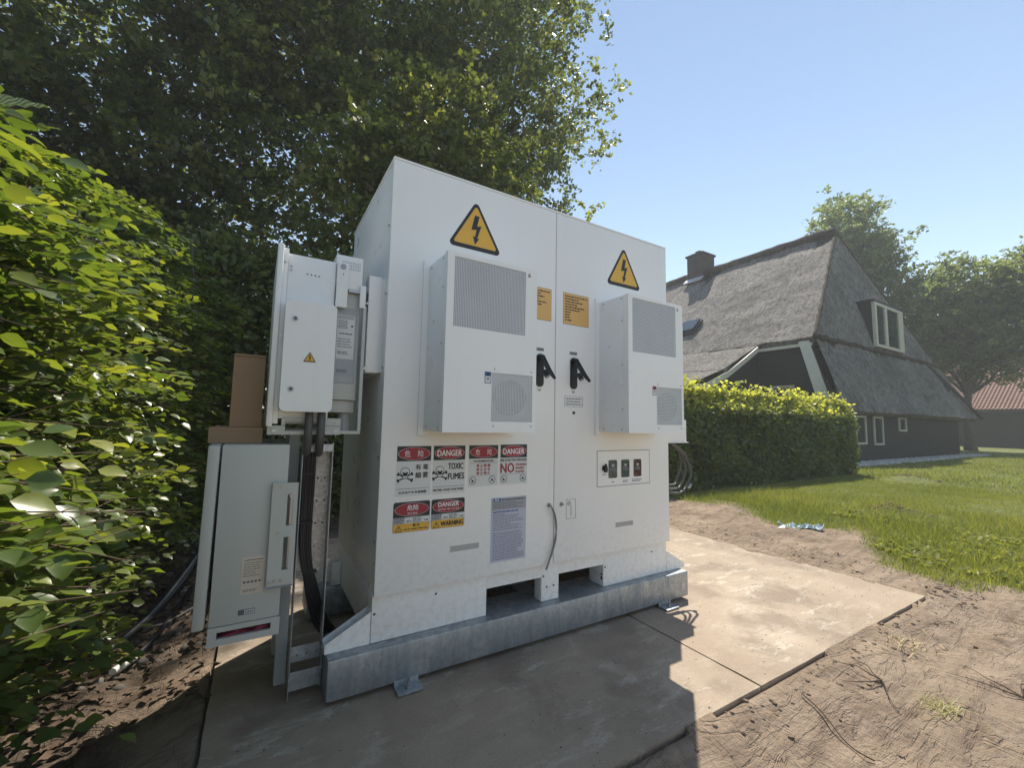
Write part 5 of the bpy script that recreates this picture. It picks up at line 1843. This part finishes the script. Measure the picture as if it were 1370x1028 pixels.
# the nearest ones are leaves of their own, from six shared shapes
shapes = []
for q in range(6):
    W = 12
    tv, tf = [], []
    nseg = 9
    curl = G.uniform(-.10, .12); wav = G.uniform(.01, .03)
    for i in range(nseg + 1):
        u = i / nseg
        w = .40 * math.sin(PI * u ** .80) ** .95 * (1.08 - .35 * u) if 0 < i < nseg else 0
        w *= 1 + (.06 if i % 2 else -.03)
        for s_, lift in ((-1, .06), (0, -.02), (1, .06)):
            tv.append((u, s_ * w, lift * (w / .4) + curl * u * u - .10 * u ** 2 + wav * (1 if (i + s_) % 2 else -1) * (s_ != 0)))
    for i in range(nseg):
        for c in range(2):
            a = i * 3 + c
            tf.append((a, a + 1, a + 4, a + 3))
    me = bpy.data.meshes.new('leaf')
    me.from_pydata(tv, [], tf)
    at = me.attributes.new('rnd', 'FLOAT', 'POINT')
    at.data.foreach_set('value', [.30 + .12 * q] * len(tv))
    me.materials.append(MATS['veined leaf'])
    me.polygons.foreach_set('use_smooth', [True] * len(tf))
    shapes.append(me)
bo = np.array(ORIG[bh.name])
for c_, i in enumerate(single):
    a = Vector(A[i]).normalized(); nn = Vector(Nn[i]); b_ = nn.cross(a).normalized(); cc = a.cross(b_)
    s_ = float(S[i]) * 1.04
    lo = bpy.data.objects.new('leaf', shapes[int(min(5, rnd[i] * 6))])
    COL.objects.link(lo)
    lo.parent = bh
    p = P[i] - bo
    lo.matrix_local = Matrix(((a.x * s_, b_.x * s_, cc.x * s_, p[0]), (a.y * s_, b_.y * s_, cc.y * s_, p[1]), (a.z * s_, b_.z * s_, cc.z * s_, p[2]), (0, 0, 0, 1)))
    ORIG[lo.name] = tuple(bo)
# twigs of the sprays, stems and branches inside
def stick_mesh(a, b, r):
    d = b - a; d /= np.linalg.norm(d, axis=1, keepdims=True)
    u = np.cross(d, np.array([0.3, .2, .9])); u /= np.linalg.norm(u, axis=1, keepdims=True)
    w = np.cross(d, u)
    V = []
    for end, rr in ((a, 1.0), (b, .45)):
        for q in range(3):
            t_ = 2 * PI * q / 3
            V.append(end + (u * math.cos(t_) + w * math.sin(t_)) * (r * rr)[:, None])
    V = np.stack(V, 1)
    n_ = len(a)
    f = np.array([(0, 1, 4, 3), (1, 2, 5, 4), (2, 0, 3, 5)])
    F = (f[None] + (np.arange(n_) * 6)[:, None, None]).reshape(-1, 4)
    return V.reshape(-1, 3), F
ok = near > 1.05
a = SP[ok] - SD[ok] * (SL[ok] * .55)[:, None]; b = SP[ok] + SD[ok] * (SL[ok] * .42)[:, None]
V, F = stick_mesh(a, b, np.full(ok.sum(), .0022))
o = raw_mesh('twigs', V, F, 'twig brown', None, bh); o['kind'] = 'stuff'
R = random.Random(12)
mb = MB()
for q in range(46):
    y = -2.2 + 8.0 * q / 46 + R.uniform(-.06, .06)
    x = HX(y) - R.uniform(.30, .62)
    h = HT_(y) * R.uniform(.8, 1.0)
    mb.tube(branch_pts((x, y, -.1), (x + R.uniform(-.1, .25), y + R.uniform(-.25, .25), h), R, 6, .12), [.022 * (1 - .12 * i) for i in range(7)], 6)
    for _ in range(3):
        z = R.uniform(.2, h * .85)
        yy = y + R.uniform(-.3, .3)
        mb.tube(branch_pts((x, y, z), (float(HX(yy)) - R.uniform(0, .1), yy, z + R.uniform(.05, .35)), R, 4, .30), [.007, .006, .005, .004, .002], 5)
mb.build('stems', 'bark', bh, smooth=True)
# deep inner foliage, coarser
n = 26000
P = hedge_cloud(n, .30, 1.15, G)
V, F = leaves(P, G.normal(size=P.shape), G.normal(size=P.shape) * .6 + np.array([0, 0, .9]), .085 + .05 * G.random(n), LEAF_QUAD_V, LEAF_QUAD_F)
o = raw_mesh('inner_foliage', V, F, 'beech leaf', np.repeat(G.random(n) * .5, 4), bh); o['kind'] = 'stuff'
# upper sprays that stand out against the dark trees
mb = MB()

# -------- the clipped hedge on the far side
def clipped(name, label, x0, x1, y0, y1, h, n, seed, ls=.062, cat='hedge'):
    G = np.random.default_rng(seed)
    root = thing(name, label, cat, ((x0 + x1) / 2, (y0 + y1) / 2, -.08))
    face = G.choice(5, n, p=[.50, .06, .04, .36, .04])
    x = G.uniform(x0, x1, n); y = G.uniform(y0, y1, n); z = G.random(n) * h
    dep = G.exponential(.10, n)
    lump = (fbm(x * 1.0 + y * .7, z, 1.6, 3, seed) - .5) * .50
    y = np.where(face == 0, y0 + dep - lump, y)
    y = np.where(face == 4, y1 - dep + lump, y)
    x = np.where(face == 1, x1 - dep + lump, x)
    x = np.where(face == 2, x0 + dep - lump, x)
    hl = h + (fbm(x, y, .9, 4, seed + 4) - .5) * .26
    z = np.where(face == 3, hl - dep * 1.0 + np.where(G.random(n) < .16, (fbm(x * 1.0, y, 5.0, 2, 9) > .5) * G.random(n) * .30, 0), np.minimum(z, hl))
    # rounded shoulders
    sh = np.clip((z - (hl - .42)) / .42, 0, 1.2)
    y = np.where(face == 0, y + .34 * sh ** 1.8, y)
    x = np.where(face == 1, x - .25 * sh ** 2, x)
    y = np.where(face == 3, np.maximum(y, y0 + .20), y)
    P = np.stack([x, y, z - .06], 1)
    A = np.stack([G.normal(size=n) * .8, -.4 + G.normal(size=n) * .8, -.25 + G.normal(size=n) * .6], 1)
    A[face == 3] = G.normal(size=((face == 3).sum(), 3)) * np.array([.8, .8, .5]) + np.array([0, 0, .5])
    Nn = G.normal(size=(n, 3)) * .75 + np.array([0, -.6, .7])
    S = ls * (0.6 + .7 * G.random(n))
    V, F = leaves(P, A, Nn, S, LEAF_MID_V, LEAF_MID_F)
    young = np.clip((z - h * .72) / (h * .16), 0, 1) if name == 'clipped_hedge' else 0 * z  # fresh tips, made yellower towards the top to stand in for backlight
    rnd = np.clip(.1 + .5 * G.random(n) + young * .5, 0, 1)
    o = raw_mesh('foliage', V, F, 'hedge leaf', np.repeat(rnd, 4), root); o['kind'] = 'stuff'
    mb = MB()
    R = random.Random(seed)
    k = int((x1 - x0) / .35)
    for i in range(k):
        xx = x0 + (x1 - x0) * (i + .5) / k + R.uniform(-.05, .05)
        yy = (y0 + y1) / 2 + R.uniform(-.15, .15)
        mb.tube(branch_pts((xx, yy, -.15), (xx + R.uniform(-.2, .2), yy + R.uniform(-.2, .2), h * .9), R, 5, .12), [.02, .018, .015, .012, .009, .005], 5)
    mb.build('stems', 'bark', root, smooth=True)
    # dark heart
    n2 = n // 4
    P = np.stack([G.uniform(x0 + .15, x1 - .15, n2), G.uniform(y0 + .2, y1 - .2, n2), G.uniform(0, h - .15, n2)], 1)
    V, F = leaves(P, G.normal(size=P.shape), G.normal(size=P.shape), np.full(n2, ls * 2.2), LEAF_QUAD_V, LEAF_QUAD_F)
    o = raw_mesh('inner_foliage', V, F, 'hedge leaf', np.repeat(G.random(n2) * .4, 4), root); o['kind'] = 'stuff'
    return root
clipped('clipped_hedge', 'clipped hedge with bright yellow-green tips standing on the lawn before the farmhouse', 4.6, 13.75, 3.22, 4.35, 1.94, 60000, 21, .088)
clipped('leafy_thicket', 'dark leafy thicket filling the gap behind the battery cabinet', -1.4, 4.4, 3.9, 5.4, 3.4, 30000, 31, .085, 'thicket')

# -------- trees close behind the cabinet
tree('beech_tree', 'huge dark leafy tree rising directly behind the battery cabinet', 'tree', (3.2, 9.2, -0.1), 17, .24,
     [((4.2, 9.6, 12.6), (5.9, 3.4, 4.9)), ((2.6, 9.2, 8.0), (4.4, 3.0, 4.2)), ((5.6, 9.0, 9.6), (2.6, 2.4, 3.0)), ((0.8, 9.5, 12.0), (4.2, 3.0, 4.4)), ((1.5, 8.6, 4.8), (3.6, 2.4, 2.6)), ((7.3, 11.4, 18.0), (3.4, 3.0, 3.2))],  # last blob is crown added above the frame, placed to shade the hedge
     2550, 44, .42, .125, 'tree leaf', 5, nlimb=60, flat_=.4)
tree('dark_tree', 'dense dark tree with thin limbs rising above the beech hedge', 'tree', (-2.6, 9.6, -0.1), 12.5, .17,
     [((-3.0, 9.8, 8.2), (3.4, 2.8, 3.6)), ((-2.2, 9.4, 4.6), (3.2, 2.2, 3.0)), ((-5.2, 9.0, 6.0), (2.6, 2.4, 3.8)), ((-1.2, 9.6, 10.6), (2.6, 2.4, 2.4))],
     1900, 42, .40, .12, 'tree leaf', 6, nlimb=50, flat_=.4)
tree('dark_tree', 'slimmer dark tree further left behind the beech hedge', 'tree', (-7.0, 9.0, -0.1), 11, .15,
     [((-7.0, 9.0, 6.5), (2.8, 2.4, 4.2)), ((-6.0, 8.4, 3.6), (2.6, 2.0, 2.6))],
     600, 42, .45, .12, 'tree leaf', 8, nlimb=20, flat_=.4)

tree('added_shade_beech', 'young tree added close behind the cabinet to cast shade, its leafy crown just above the cabinet top', 'tree', (2.2, 4.9, -0.1), 6.6, .06,  # tree added to cast shade on the slab and soil beside the enclosure
     [((2.0, 4.5, 5.5), (1.8, 1.1, 1.5)), ((0.9, 4.4, 4.6), (1.2, .9, 1.2))],
     420, 44, .30, .085, 'tree leaf', 9, nlimb=22, flat_=.4)

# -------- trees beyond the farmhouse
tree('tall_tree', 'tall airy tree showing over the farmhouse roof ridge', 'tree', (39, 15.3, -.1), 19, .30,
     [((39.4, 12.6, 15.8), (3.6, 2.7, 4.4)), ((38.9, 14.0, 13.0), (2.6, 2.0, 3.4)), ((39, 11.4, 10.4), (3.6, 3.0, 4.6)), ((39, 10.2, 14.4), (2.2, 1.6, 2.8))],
     1250, 48, .62, .20, 'hazy distant leaf', 14, nlimb=50)
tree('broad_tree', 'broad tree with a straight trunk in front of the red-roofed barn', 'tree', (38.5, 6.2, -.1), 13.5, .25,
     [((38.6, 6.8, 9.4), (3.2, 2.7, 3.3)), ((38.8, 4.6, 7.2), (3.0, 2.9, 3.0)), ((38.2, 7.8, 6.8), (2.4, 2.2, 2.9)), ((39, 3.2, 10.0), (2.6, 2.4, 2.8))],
     1500, 46, .55, .18, 'hazy distant leaf', 15, nlimb=50, fork=.35)
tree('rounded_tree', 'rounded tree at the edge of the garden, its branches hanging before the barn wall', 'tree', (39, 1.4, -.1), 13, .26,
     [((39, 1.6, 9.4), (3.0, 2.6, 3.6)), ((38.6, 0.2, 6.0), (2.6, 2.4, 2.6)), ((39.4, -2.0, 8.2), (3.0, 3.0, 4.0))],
     1500, 46, .55, .18, 'hazy distant leaf', 16, nlimb=44)
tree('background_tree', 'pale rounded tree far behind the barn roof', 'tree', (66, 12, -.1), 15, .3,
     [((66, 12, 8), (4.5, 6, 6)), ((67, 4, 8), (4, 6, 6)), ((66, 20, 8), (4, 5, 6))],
     900, 40, 1.0, .32, 'hazy distant leaf', 17, nlimb=20)
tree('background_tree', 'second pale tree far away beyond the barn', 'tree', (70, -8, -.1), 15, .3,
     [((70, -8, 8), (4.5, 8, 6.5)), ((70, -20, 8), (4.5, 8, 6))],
     900, 40, 1.1, .34, 'hazy distant leaf', 18, nlimb=20)

# -------- grass
G = np.random.default_rng(41)
def grass(n, xlo, xhi, ylo, yhi, hmin, hmax, w, seed, power=1.0):
    G = np.random.default_rng(seed)
    x = xlo + (xhi - xlo) * G.random(n) ** power
    y = G.uniform(ylo, yhi, n)
    m = lawn_mask(x, y)
    keep = G.random(n) < m ** 1.1
    keep &= ~((x > 4.6) & (x < 13.8) & (y > 3.1) & (y < 4.4))
    clump = fbm(x, y, 1.4, 4, 77)
    keep &= G.random(n) < (.30 + 1.2 * clump)
    keep &= ~((x > 13) & (y > 4.0)) | (x > 33)
    x, y, clump = x[keep], y[keep], clump[keep]
    z = ground_z(x, y)
    n = len(x)
    h = (hmin + (hmax - hmin) * G.random(n)) * (.45 + 1.1 * clump)
    a = G.uniform(0, 2 * PI, n); lean = h * (.2 + .8 * G.random(n))
    la = G.uniform(0, 2 * PI, n)
    bx, by = np.cos(a) * w / 2, np.sin(a) * w / 2
    V = np.stack([np.stack([x - bx, y - by, z - .005], 1), np.stack([x + bx, y + by, z - .005], 1),
                  np.stack([x + np.cos(la) * lean, y + np.sin(la) * lean, z + h], 1)], 1).reshape(-1, 3)
    F = np.arange(3 * n).reshape(-1, 3)
    rnd = np.clip(.1 + .6 * G.random(n) + .5 * (fbm(x, y, .8, 3, 88) - .4), 0, 1)
    return V, F, np.repeat(rnd, 3)
parts_ = [grass(240000, 4.2, 13, -3.5, 3.4, .018, .055, .0065, 1, 1.25), grass(120000, 12, 34, -12, 5, .03, .09, .018, 2, 1.2), grass(26000, 4.2, 8.5, -2.5, 2.6, .06, .15, .008, 3, 1.2)]
V = np.concatenate([p[0] for p in parts_]); r_ = np.concatenate([p[2] for p in parts_])
o = raw_mesh('lawn_grass', V, np.arange(len(V)).reshape(-1, 3), 'grass blade', r_)
tag(o, 'short green grass of the garden lawn', 'grass', kind='stuff')
# coarse broad-leaved weeds along the torn edge of the turf
n = 1500
x = G.uniform(4.6, 8.0, n); y = G.uniform(-1.6, 1.0, n)
w_ = fbm(x, y, 1.3, 3, 99); k = (lawn_mask(x, y) > .6) & (w_ > .50)
x, y = x[k], y[k]
L = 7
X2, Y2 = np.repeat(x, L), np.repeat(y, L)
a = G.uniform(0, 2 * PI, len(X2))
P = np.stack([X2, Y2, ground_z(X2, Y2) + .01], 1)
A = np.stack([np.cos(a), np.sin(a), .5 + 1.3 * G.random(len(a))], 1)
Nn = np.stack([-np.cos(a) * .5, -np.sin(a) * .5, np.ones(len(a))], 1)
V, F = leaves(P, A, Nn, .025 + .05 * G.random(len(a)), LEAF_FINE_V, LEAF_FINE_F)
o = raw_mesh('weeds', V, F, 'grass blade', np.repeat(.25 + .6 * G.random(len(a)), 10))
tag(o, 'low broad-leaved weeds along the torn edge of the turf', 'weeds', kind='stuff')
# ================================================================== small things on the ground
GZ = lambda x, y: float(ground_z(np.array([x], float), np.array([y], float))[0])
R = random.Random(77)
# clods and crumbs of soil
def crumbs(name, label, cat, pts, mat):
    V, F = [], []
    for x, y, s in pts:
        z = GZ(x, y) if not (-.588 < x < 3.652 and -.812 < y < 2.6) else 0.0
        b = len(V)
        a0 = R.uniform(0, PI)
        for lv, (rr, zz) in enumerate(((.85, -.2), (1.0, .25))):
            for q in range(6):
                t = a0 + q * PI / 3
                k = rr * R.uniform(.7, 1.15)
                V.append((x + s * k * math.cos(t), y + s * k * math.sin(t), z + s * (zz + R.uniform(-.12, .12))))
        V.append((x, y, z + s * R.uniform(.5, .8)))
        for q in range(6):
            p = (q + 1) % 6
            F.append((b + q, b + p, b + 6 + p)); F.append((b + q, b + 6 + p, b + 6 + q)); F.append((b + 6 + q, b + 6 + p, b + 12))
    return tag(raw_mesh(name, np.array(V), np.array(F), mat), label, cat, kind='stuff')
pts = []
for _ in range(520):
    u = R.random()
    if u < .45: x, y = R.uniform(-.4, 4.6), -0.82 - abs(R.gauss(0, .16))
    elif u < .75: x, y = 3.66 + abs(R.gauss(0, .45)), R.uniform(-1.0, 2.6)
    else: x, y = R.uniform(.8, 5), R.uniform(-2, -.85)
    pts.append((x, y, R.choice([.003, .004, .005, .007, .012]) * R.uniform(.6, 1.3)))
for _ in range(160): pts.append((3.7 + abs(R.gauss(0, .5)), R.uniform(-1, 2.4), R.uniform(.004, .014)))
for _ in range(60): pts.append((7.75 + R.gauss(0, .16), .62 + R.gauss(0, .16), R.uniform(.015, .04)))
for _ in range(40): pts.append((13.6 + R.gauss(0, .3), 2.0 + R.gauss(0, .3), R.uniform(.02, .06)))
for _ in range(34): pts.append((3.95 + R.gauss(0, .12), -.86 + R.gauss(0, .08), R.uniform(.005, .022)))
for cx_, cy_ in ((2.35, -.86), (1.75, -.88), (2.9, -.86), (1.45, -.87)):
    for _ in range(9): pts.append((cx_ + R.gauss(0, .10), cy_ - abs(R.gauss(0, .03)), R.uniform(.004, .014)))
crumbs('soil_clods', 'dark crumbs and clods of earth scattered along the slab edges', 'soil', pts, 'sandy soil and turf')
pts = []
for _ in range(260):
    pts.append((R.uniform(-.5, 3.6), R.uniform(-.8, -.05), R.uniform(.0018, .0045)))
for _ in range(140):
    pts.append((R.uniform(2.2, 3.6), R.uniform(-.8, 1.5), R.uniform(.002, .005)))
crumbs('grit', 'fine grit scattered over the concrete slab', 'grit', pts, 'stone grey')
pts = [(R.uniform(-1.7, -.62), R.uniform(.7, 3.4), R.choice([.006, .010, .016, .024]) * R.uniform(.6, 1.4)) for _ in range(520)]
crumbs('rubble', 'grey rubble and litter under the beech hedge beside the enclosure', 'rubble', pts, 'stone grey')
# leaf litter below the hedge
G = np.random.default_rng(55)
n = 1800
x, y = G.uniform(-1.7, -.6, n), G.uniform(.3, 3.8, n)
P = np.stack([x, y, ground_z(x, y) + .008], 1)
V, F = leaves(P, np.stack([G.normal(size=n), G.normal(size=n), G.normal(size=n) * .2], 1), np.stack([G.normal(size=n) * .3, G.normal(size=n) * .3, np.ones(n)], 1), .03 + .03 * G.random(n), LEAF_MID_V, LEAF_MID_F)
tag(raw_mesh('leaf_litter', V, F, 'twig brown'), 'dry brown leaf litter under the beech hedge', 'leaves', kind='stuff')

# roots, twigs and straw on the sand
def twig(pts, r, name, label, cat, mat, group=None):
    P = [(x, y, GZ(x, y) + h) for x, y, h in pts]
    mb = MB(); mb.tube(spline(P, 4), r, 5)
    return tag(mb.build(name, mat, None, smooth=True), label, cat, group)
def forked(cx, cy, s, a0, seed, name, label):
    R2 = random.Random(seed)
    mb = MB()
    for k in range(4):
        a = a0 + (k - 1.5) * .9 + R2.uniform(-.2, .2)
        pts, x, y = [], cx, cy
        for q in range(5):
            pts.append((x, y, GZ(x, y) + .008 + .02 * math.sin(q * .9) * R2.random()))
            x += math.cos(a) * s * .25; y += math.sin(a) * s * .25; a += R2.uniform(-.35, .35)
        mb.tube(spline(pts, 3), [.0034 * (1 - .055 * i) for i in range(13)], 5)
    return tag(mb.build(name, 'root dark', None, smooth=True), label, 'root')
forked(2.62, -1.42, .26, .8, 1, 'root', 'dark forked root lying on the sand farthest from the slab')
forked(2.13, -1.06, .20, 2.2, 2, 'root', 'small dark root poking out of the sand near the slab edge')
twig([(1.68, -.92, .01), (1.64, -1.02, .014), (1.58, -1.13, .01), (1.56, -1.22, .008)], .003, 'twig', 'thin brown twig beside the slab joint', 'twig', 'twig brown')
twig([(3.75, -1.25, .012), (3.86, -1.34, .016), (3.98, -1.36, .008)], .007, 'twig', 'short straight stick on the bare sand by the turf', 'twig', 'twig brown')
def tuft(cx, cy, r, n, h, name, label, mat, seed, green=0):
    G = np.random.default_rng(seed)
    x, y = cx + G.normal(size=n) * r, cy + G.normal(size=n) * r * .6
    a = G.uniform(0, 2 * PI, n)
    z = ground_z(x, y)
    L = h * (.4 + G.random(n))
    w = .0016
    d = np.stack([np.cos(a), np.sin(a), .12 + .7 * G.random(n)], 1)
    b = np.stack([x, y, z + .002], 1)
    pr = np.stack([-np.sin(a), np.cos(a), 0 * a], 1) * w
    V = np.stack([b - pr, b + pr, b + d * L[:, None] * .5 + pr + [0, 0, .008], b + d * L[:, None] * .5 - pr + [0, 0, .008], b + d * L[:, None] * np.array([1, 1, .7]) ], 1).reshape(-1, 3)
    f = np.array([(0, 1, 2), (0, 2, 3), (3, 2, 4)])
    F = (f[None] + (np.arange(n) * 5)[:, None, None]).reshape(-1, 3)
    return tag(raw_mesh(name, V, F, mat, np.full(len(V), .75)), label, 'grass tuft', kind='stuff')
tuft(2.72, -.98, .12, 60, .07, 'grass_tuft', 'dry straw-coloured grass tuft lying along the sand by the slab', 'dry straw', 1)
tuft(2.15, -1.26, .045, 70, .07, 'grass_tuft', 'small half-green tuft in the bare sand closest to the camera', 'grass blade', 2)
tuft(3.55, -1.5, .09, 60, .07, 'grass_tuft', 'sparse dry grass wisps on the sand farthest right', 'dry straw', 3)

# crumpled sheet on the soil
nx, ny = 26, 16
xs, ys = np.meshgrid(np.linspace(0, 1, nx), np.linspace(0, 1, ny))
a = rad(-62)
u, w = (xs - .5) * .40, (ys - .5) * .15
u = u + (fbm(xs * 3, ys * 3, 1.5, 3, 3) - .5) * .12; w = w + (fbm(xs * 3, ys * 3, 1.5, 3, 4) - .5) * .16
X = 5.18 + u * math.cos(a) - w * math.sin(a); Y = .70 + u * math.sin(a) + w * math.cos(a)
Zs = ground_z(X, Y) + .012 + np.abs(fbm(xs * 9, ys * 5, 1, 4, 6) - .5) * .20 * np.minimum(1, np.minimum(ys, 1 - ys) * 6)
o = grid_mesh('crumpled_sheet', X, Y, Zs, 'pale blue sheet', {})
o.data.polygons.foreach_set('use_smooth', [False] * len(o.data.polygons))
tag(o, 'crumpled pale blue plastic sheet dropped where the turf begins', 'plastic sheet')

# cables on the ground behind the enclosure
for k, (off, mt) in enumerate(((0, 'cable rubber'), (.018, 'cable grey'), (.034, 'conduit grey'), (.05, 'cable rubber'))):
    pts = [(-1.12 + off, 1.05, .02), (-1.0 + off, 1.5, .03), (-.92 + off * 1.3, 2.0, .05), (-.84 + off, 2.6, .10), (-.72 + off * .8, 3.4, .22)]
    P = [(x, y, GZ(x, y) + h) for x, y, h in pts]
    lab = ('black ground cable nearest the hedge', 'pale grey ground cable beside the black one', 'dark grey ground cable in the middle of the run', 'black ground cable nearest the enclosure')[k]
    tag(MB().tube(spline(P, 8), .0095, 8).build('ground_cable', mt, None, smooth=True), lab, 'cable', 'cables lying under the hedge')
pp = thing('drain_pipe', 'thin black pipe with a white end lying on the soil under the hedge', 'pipe', (-.95, 1.0, -.02))
P = [(-1.00, .80, .035), (-.945, .93, .032)]
P = [(x, y, GZ(x, y) + h) for x, y, h in P]
MB().tube(P, .016, 14).build('white_end', 'white plastic', pp, auto=40)
P = [(x, y, GZ(x, y) + h) for x, y, h in [(-.945, .93, .032), (-.90, 1.12, .03), (-.86, 1.4, .04), (-.80, 1.8, .06)]]
MB().tube(spline(P, 6), .0125, 10).build('black_run', 'cable rubber', pp, smooth=True)
P = [(x, y, GZ(x, y) + h) for x, y, h in [(-.98, 1.32, .02), (-.88, 1.30, .03), (-.78, 1.33, .03), (-.70, 1.40, .05), (-.62, 1.5, .08)]]
tag(MB().tube(spline(P, 6), .008, 8).build('thin_hose', 'cable grey', None, smooth=True), 'thin grey-blue hose crossing the soil behind the enclosure', 'hose')
P = [(x, y, GZ(x, y) + h) for x, y, h in [(-.70, 1.38, .12), (-.725, 1.42, .07), (-.715, 1.46, .02), (-.66, 1.46, .01), (-.60, 1.44, .02)]]
tag(MB().tube(spline(P, 6), .007, 8).build('earth_wire', 'cable green yellow', None, smooth=True), 'short green-yellow wire curling out of the soil behind the enclosure', 'wire')
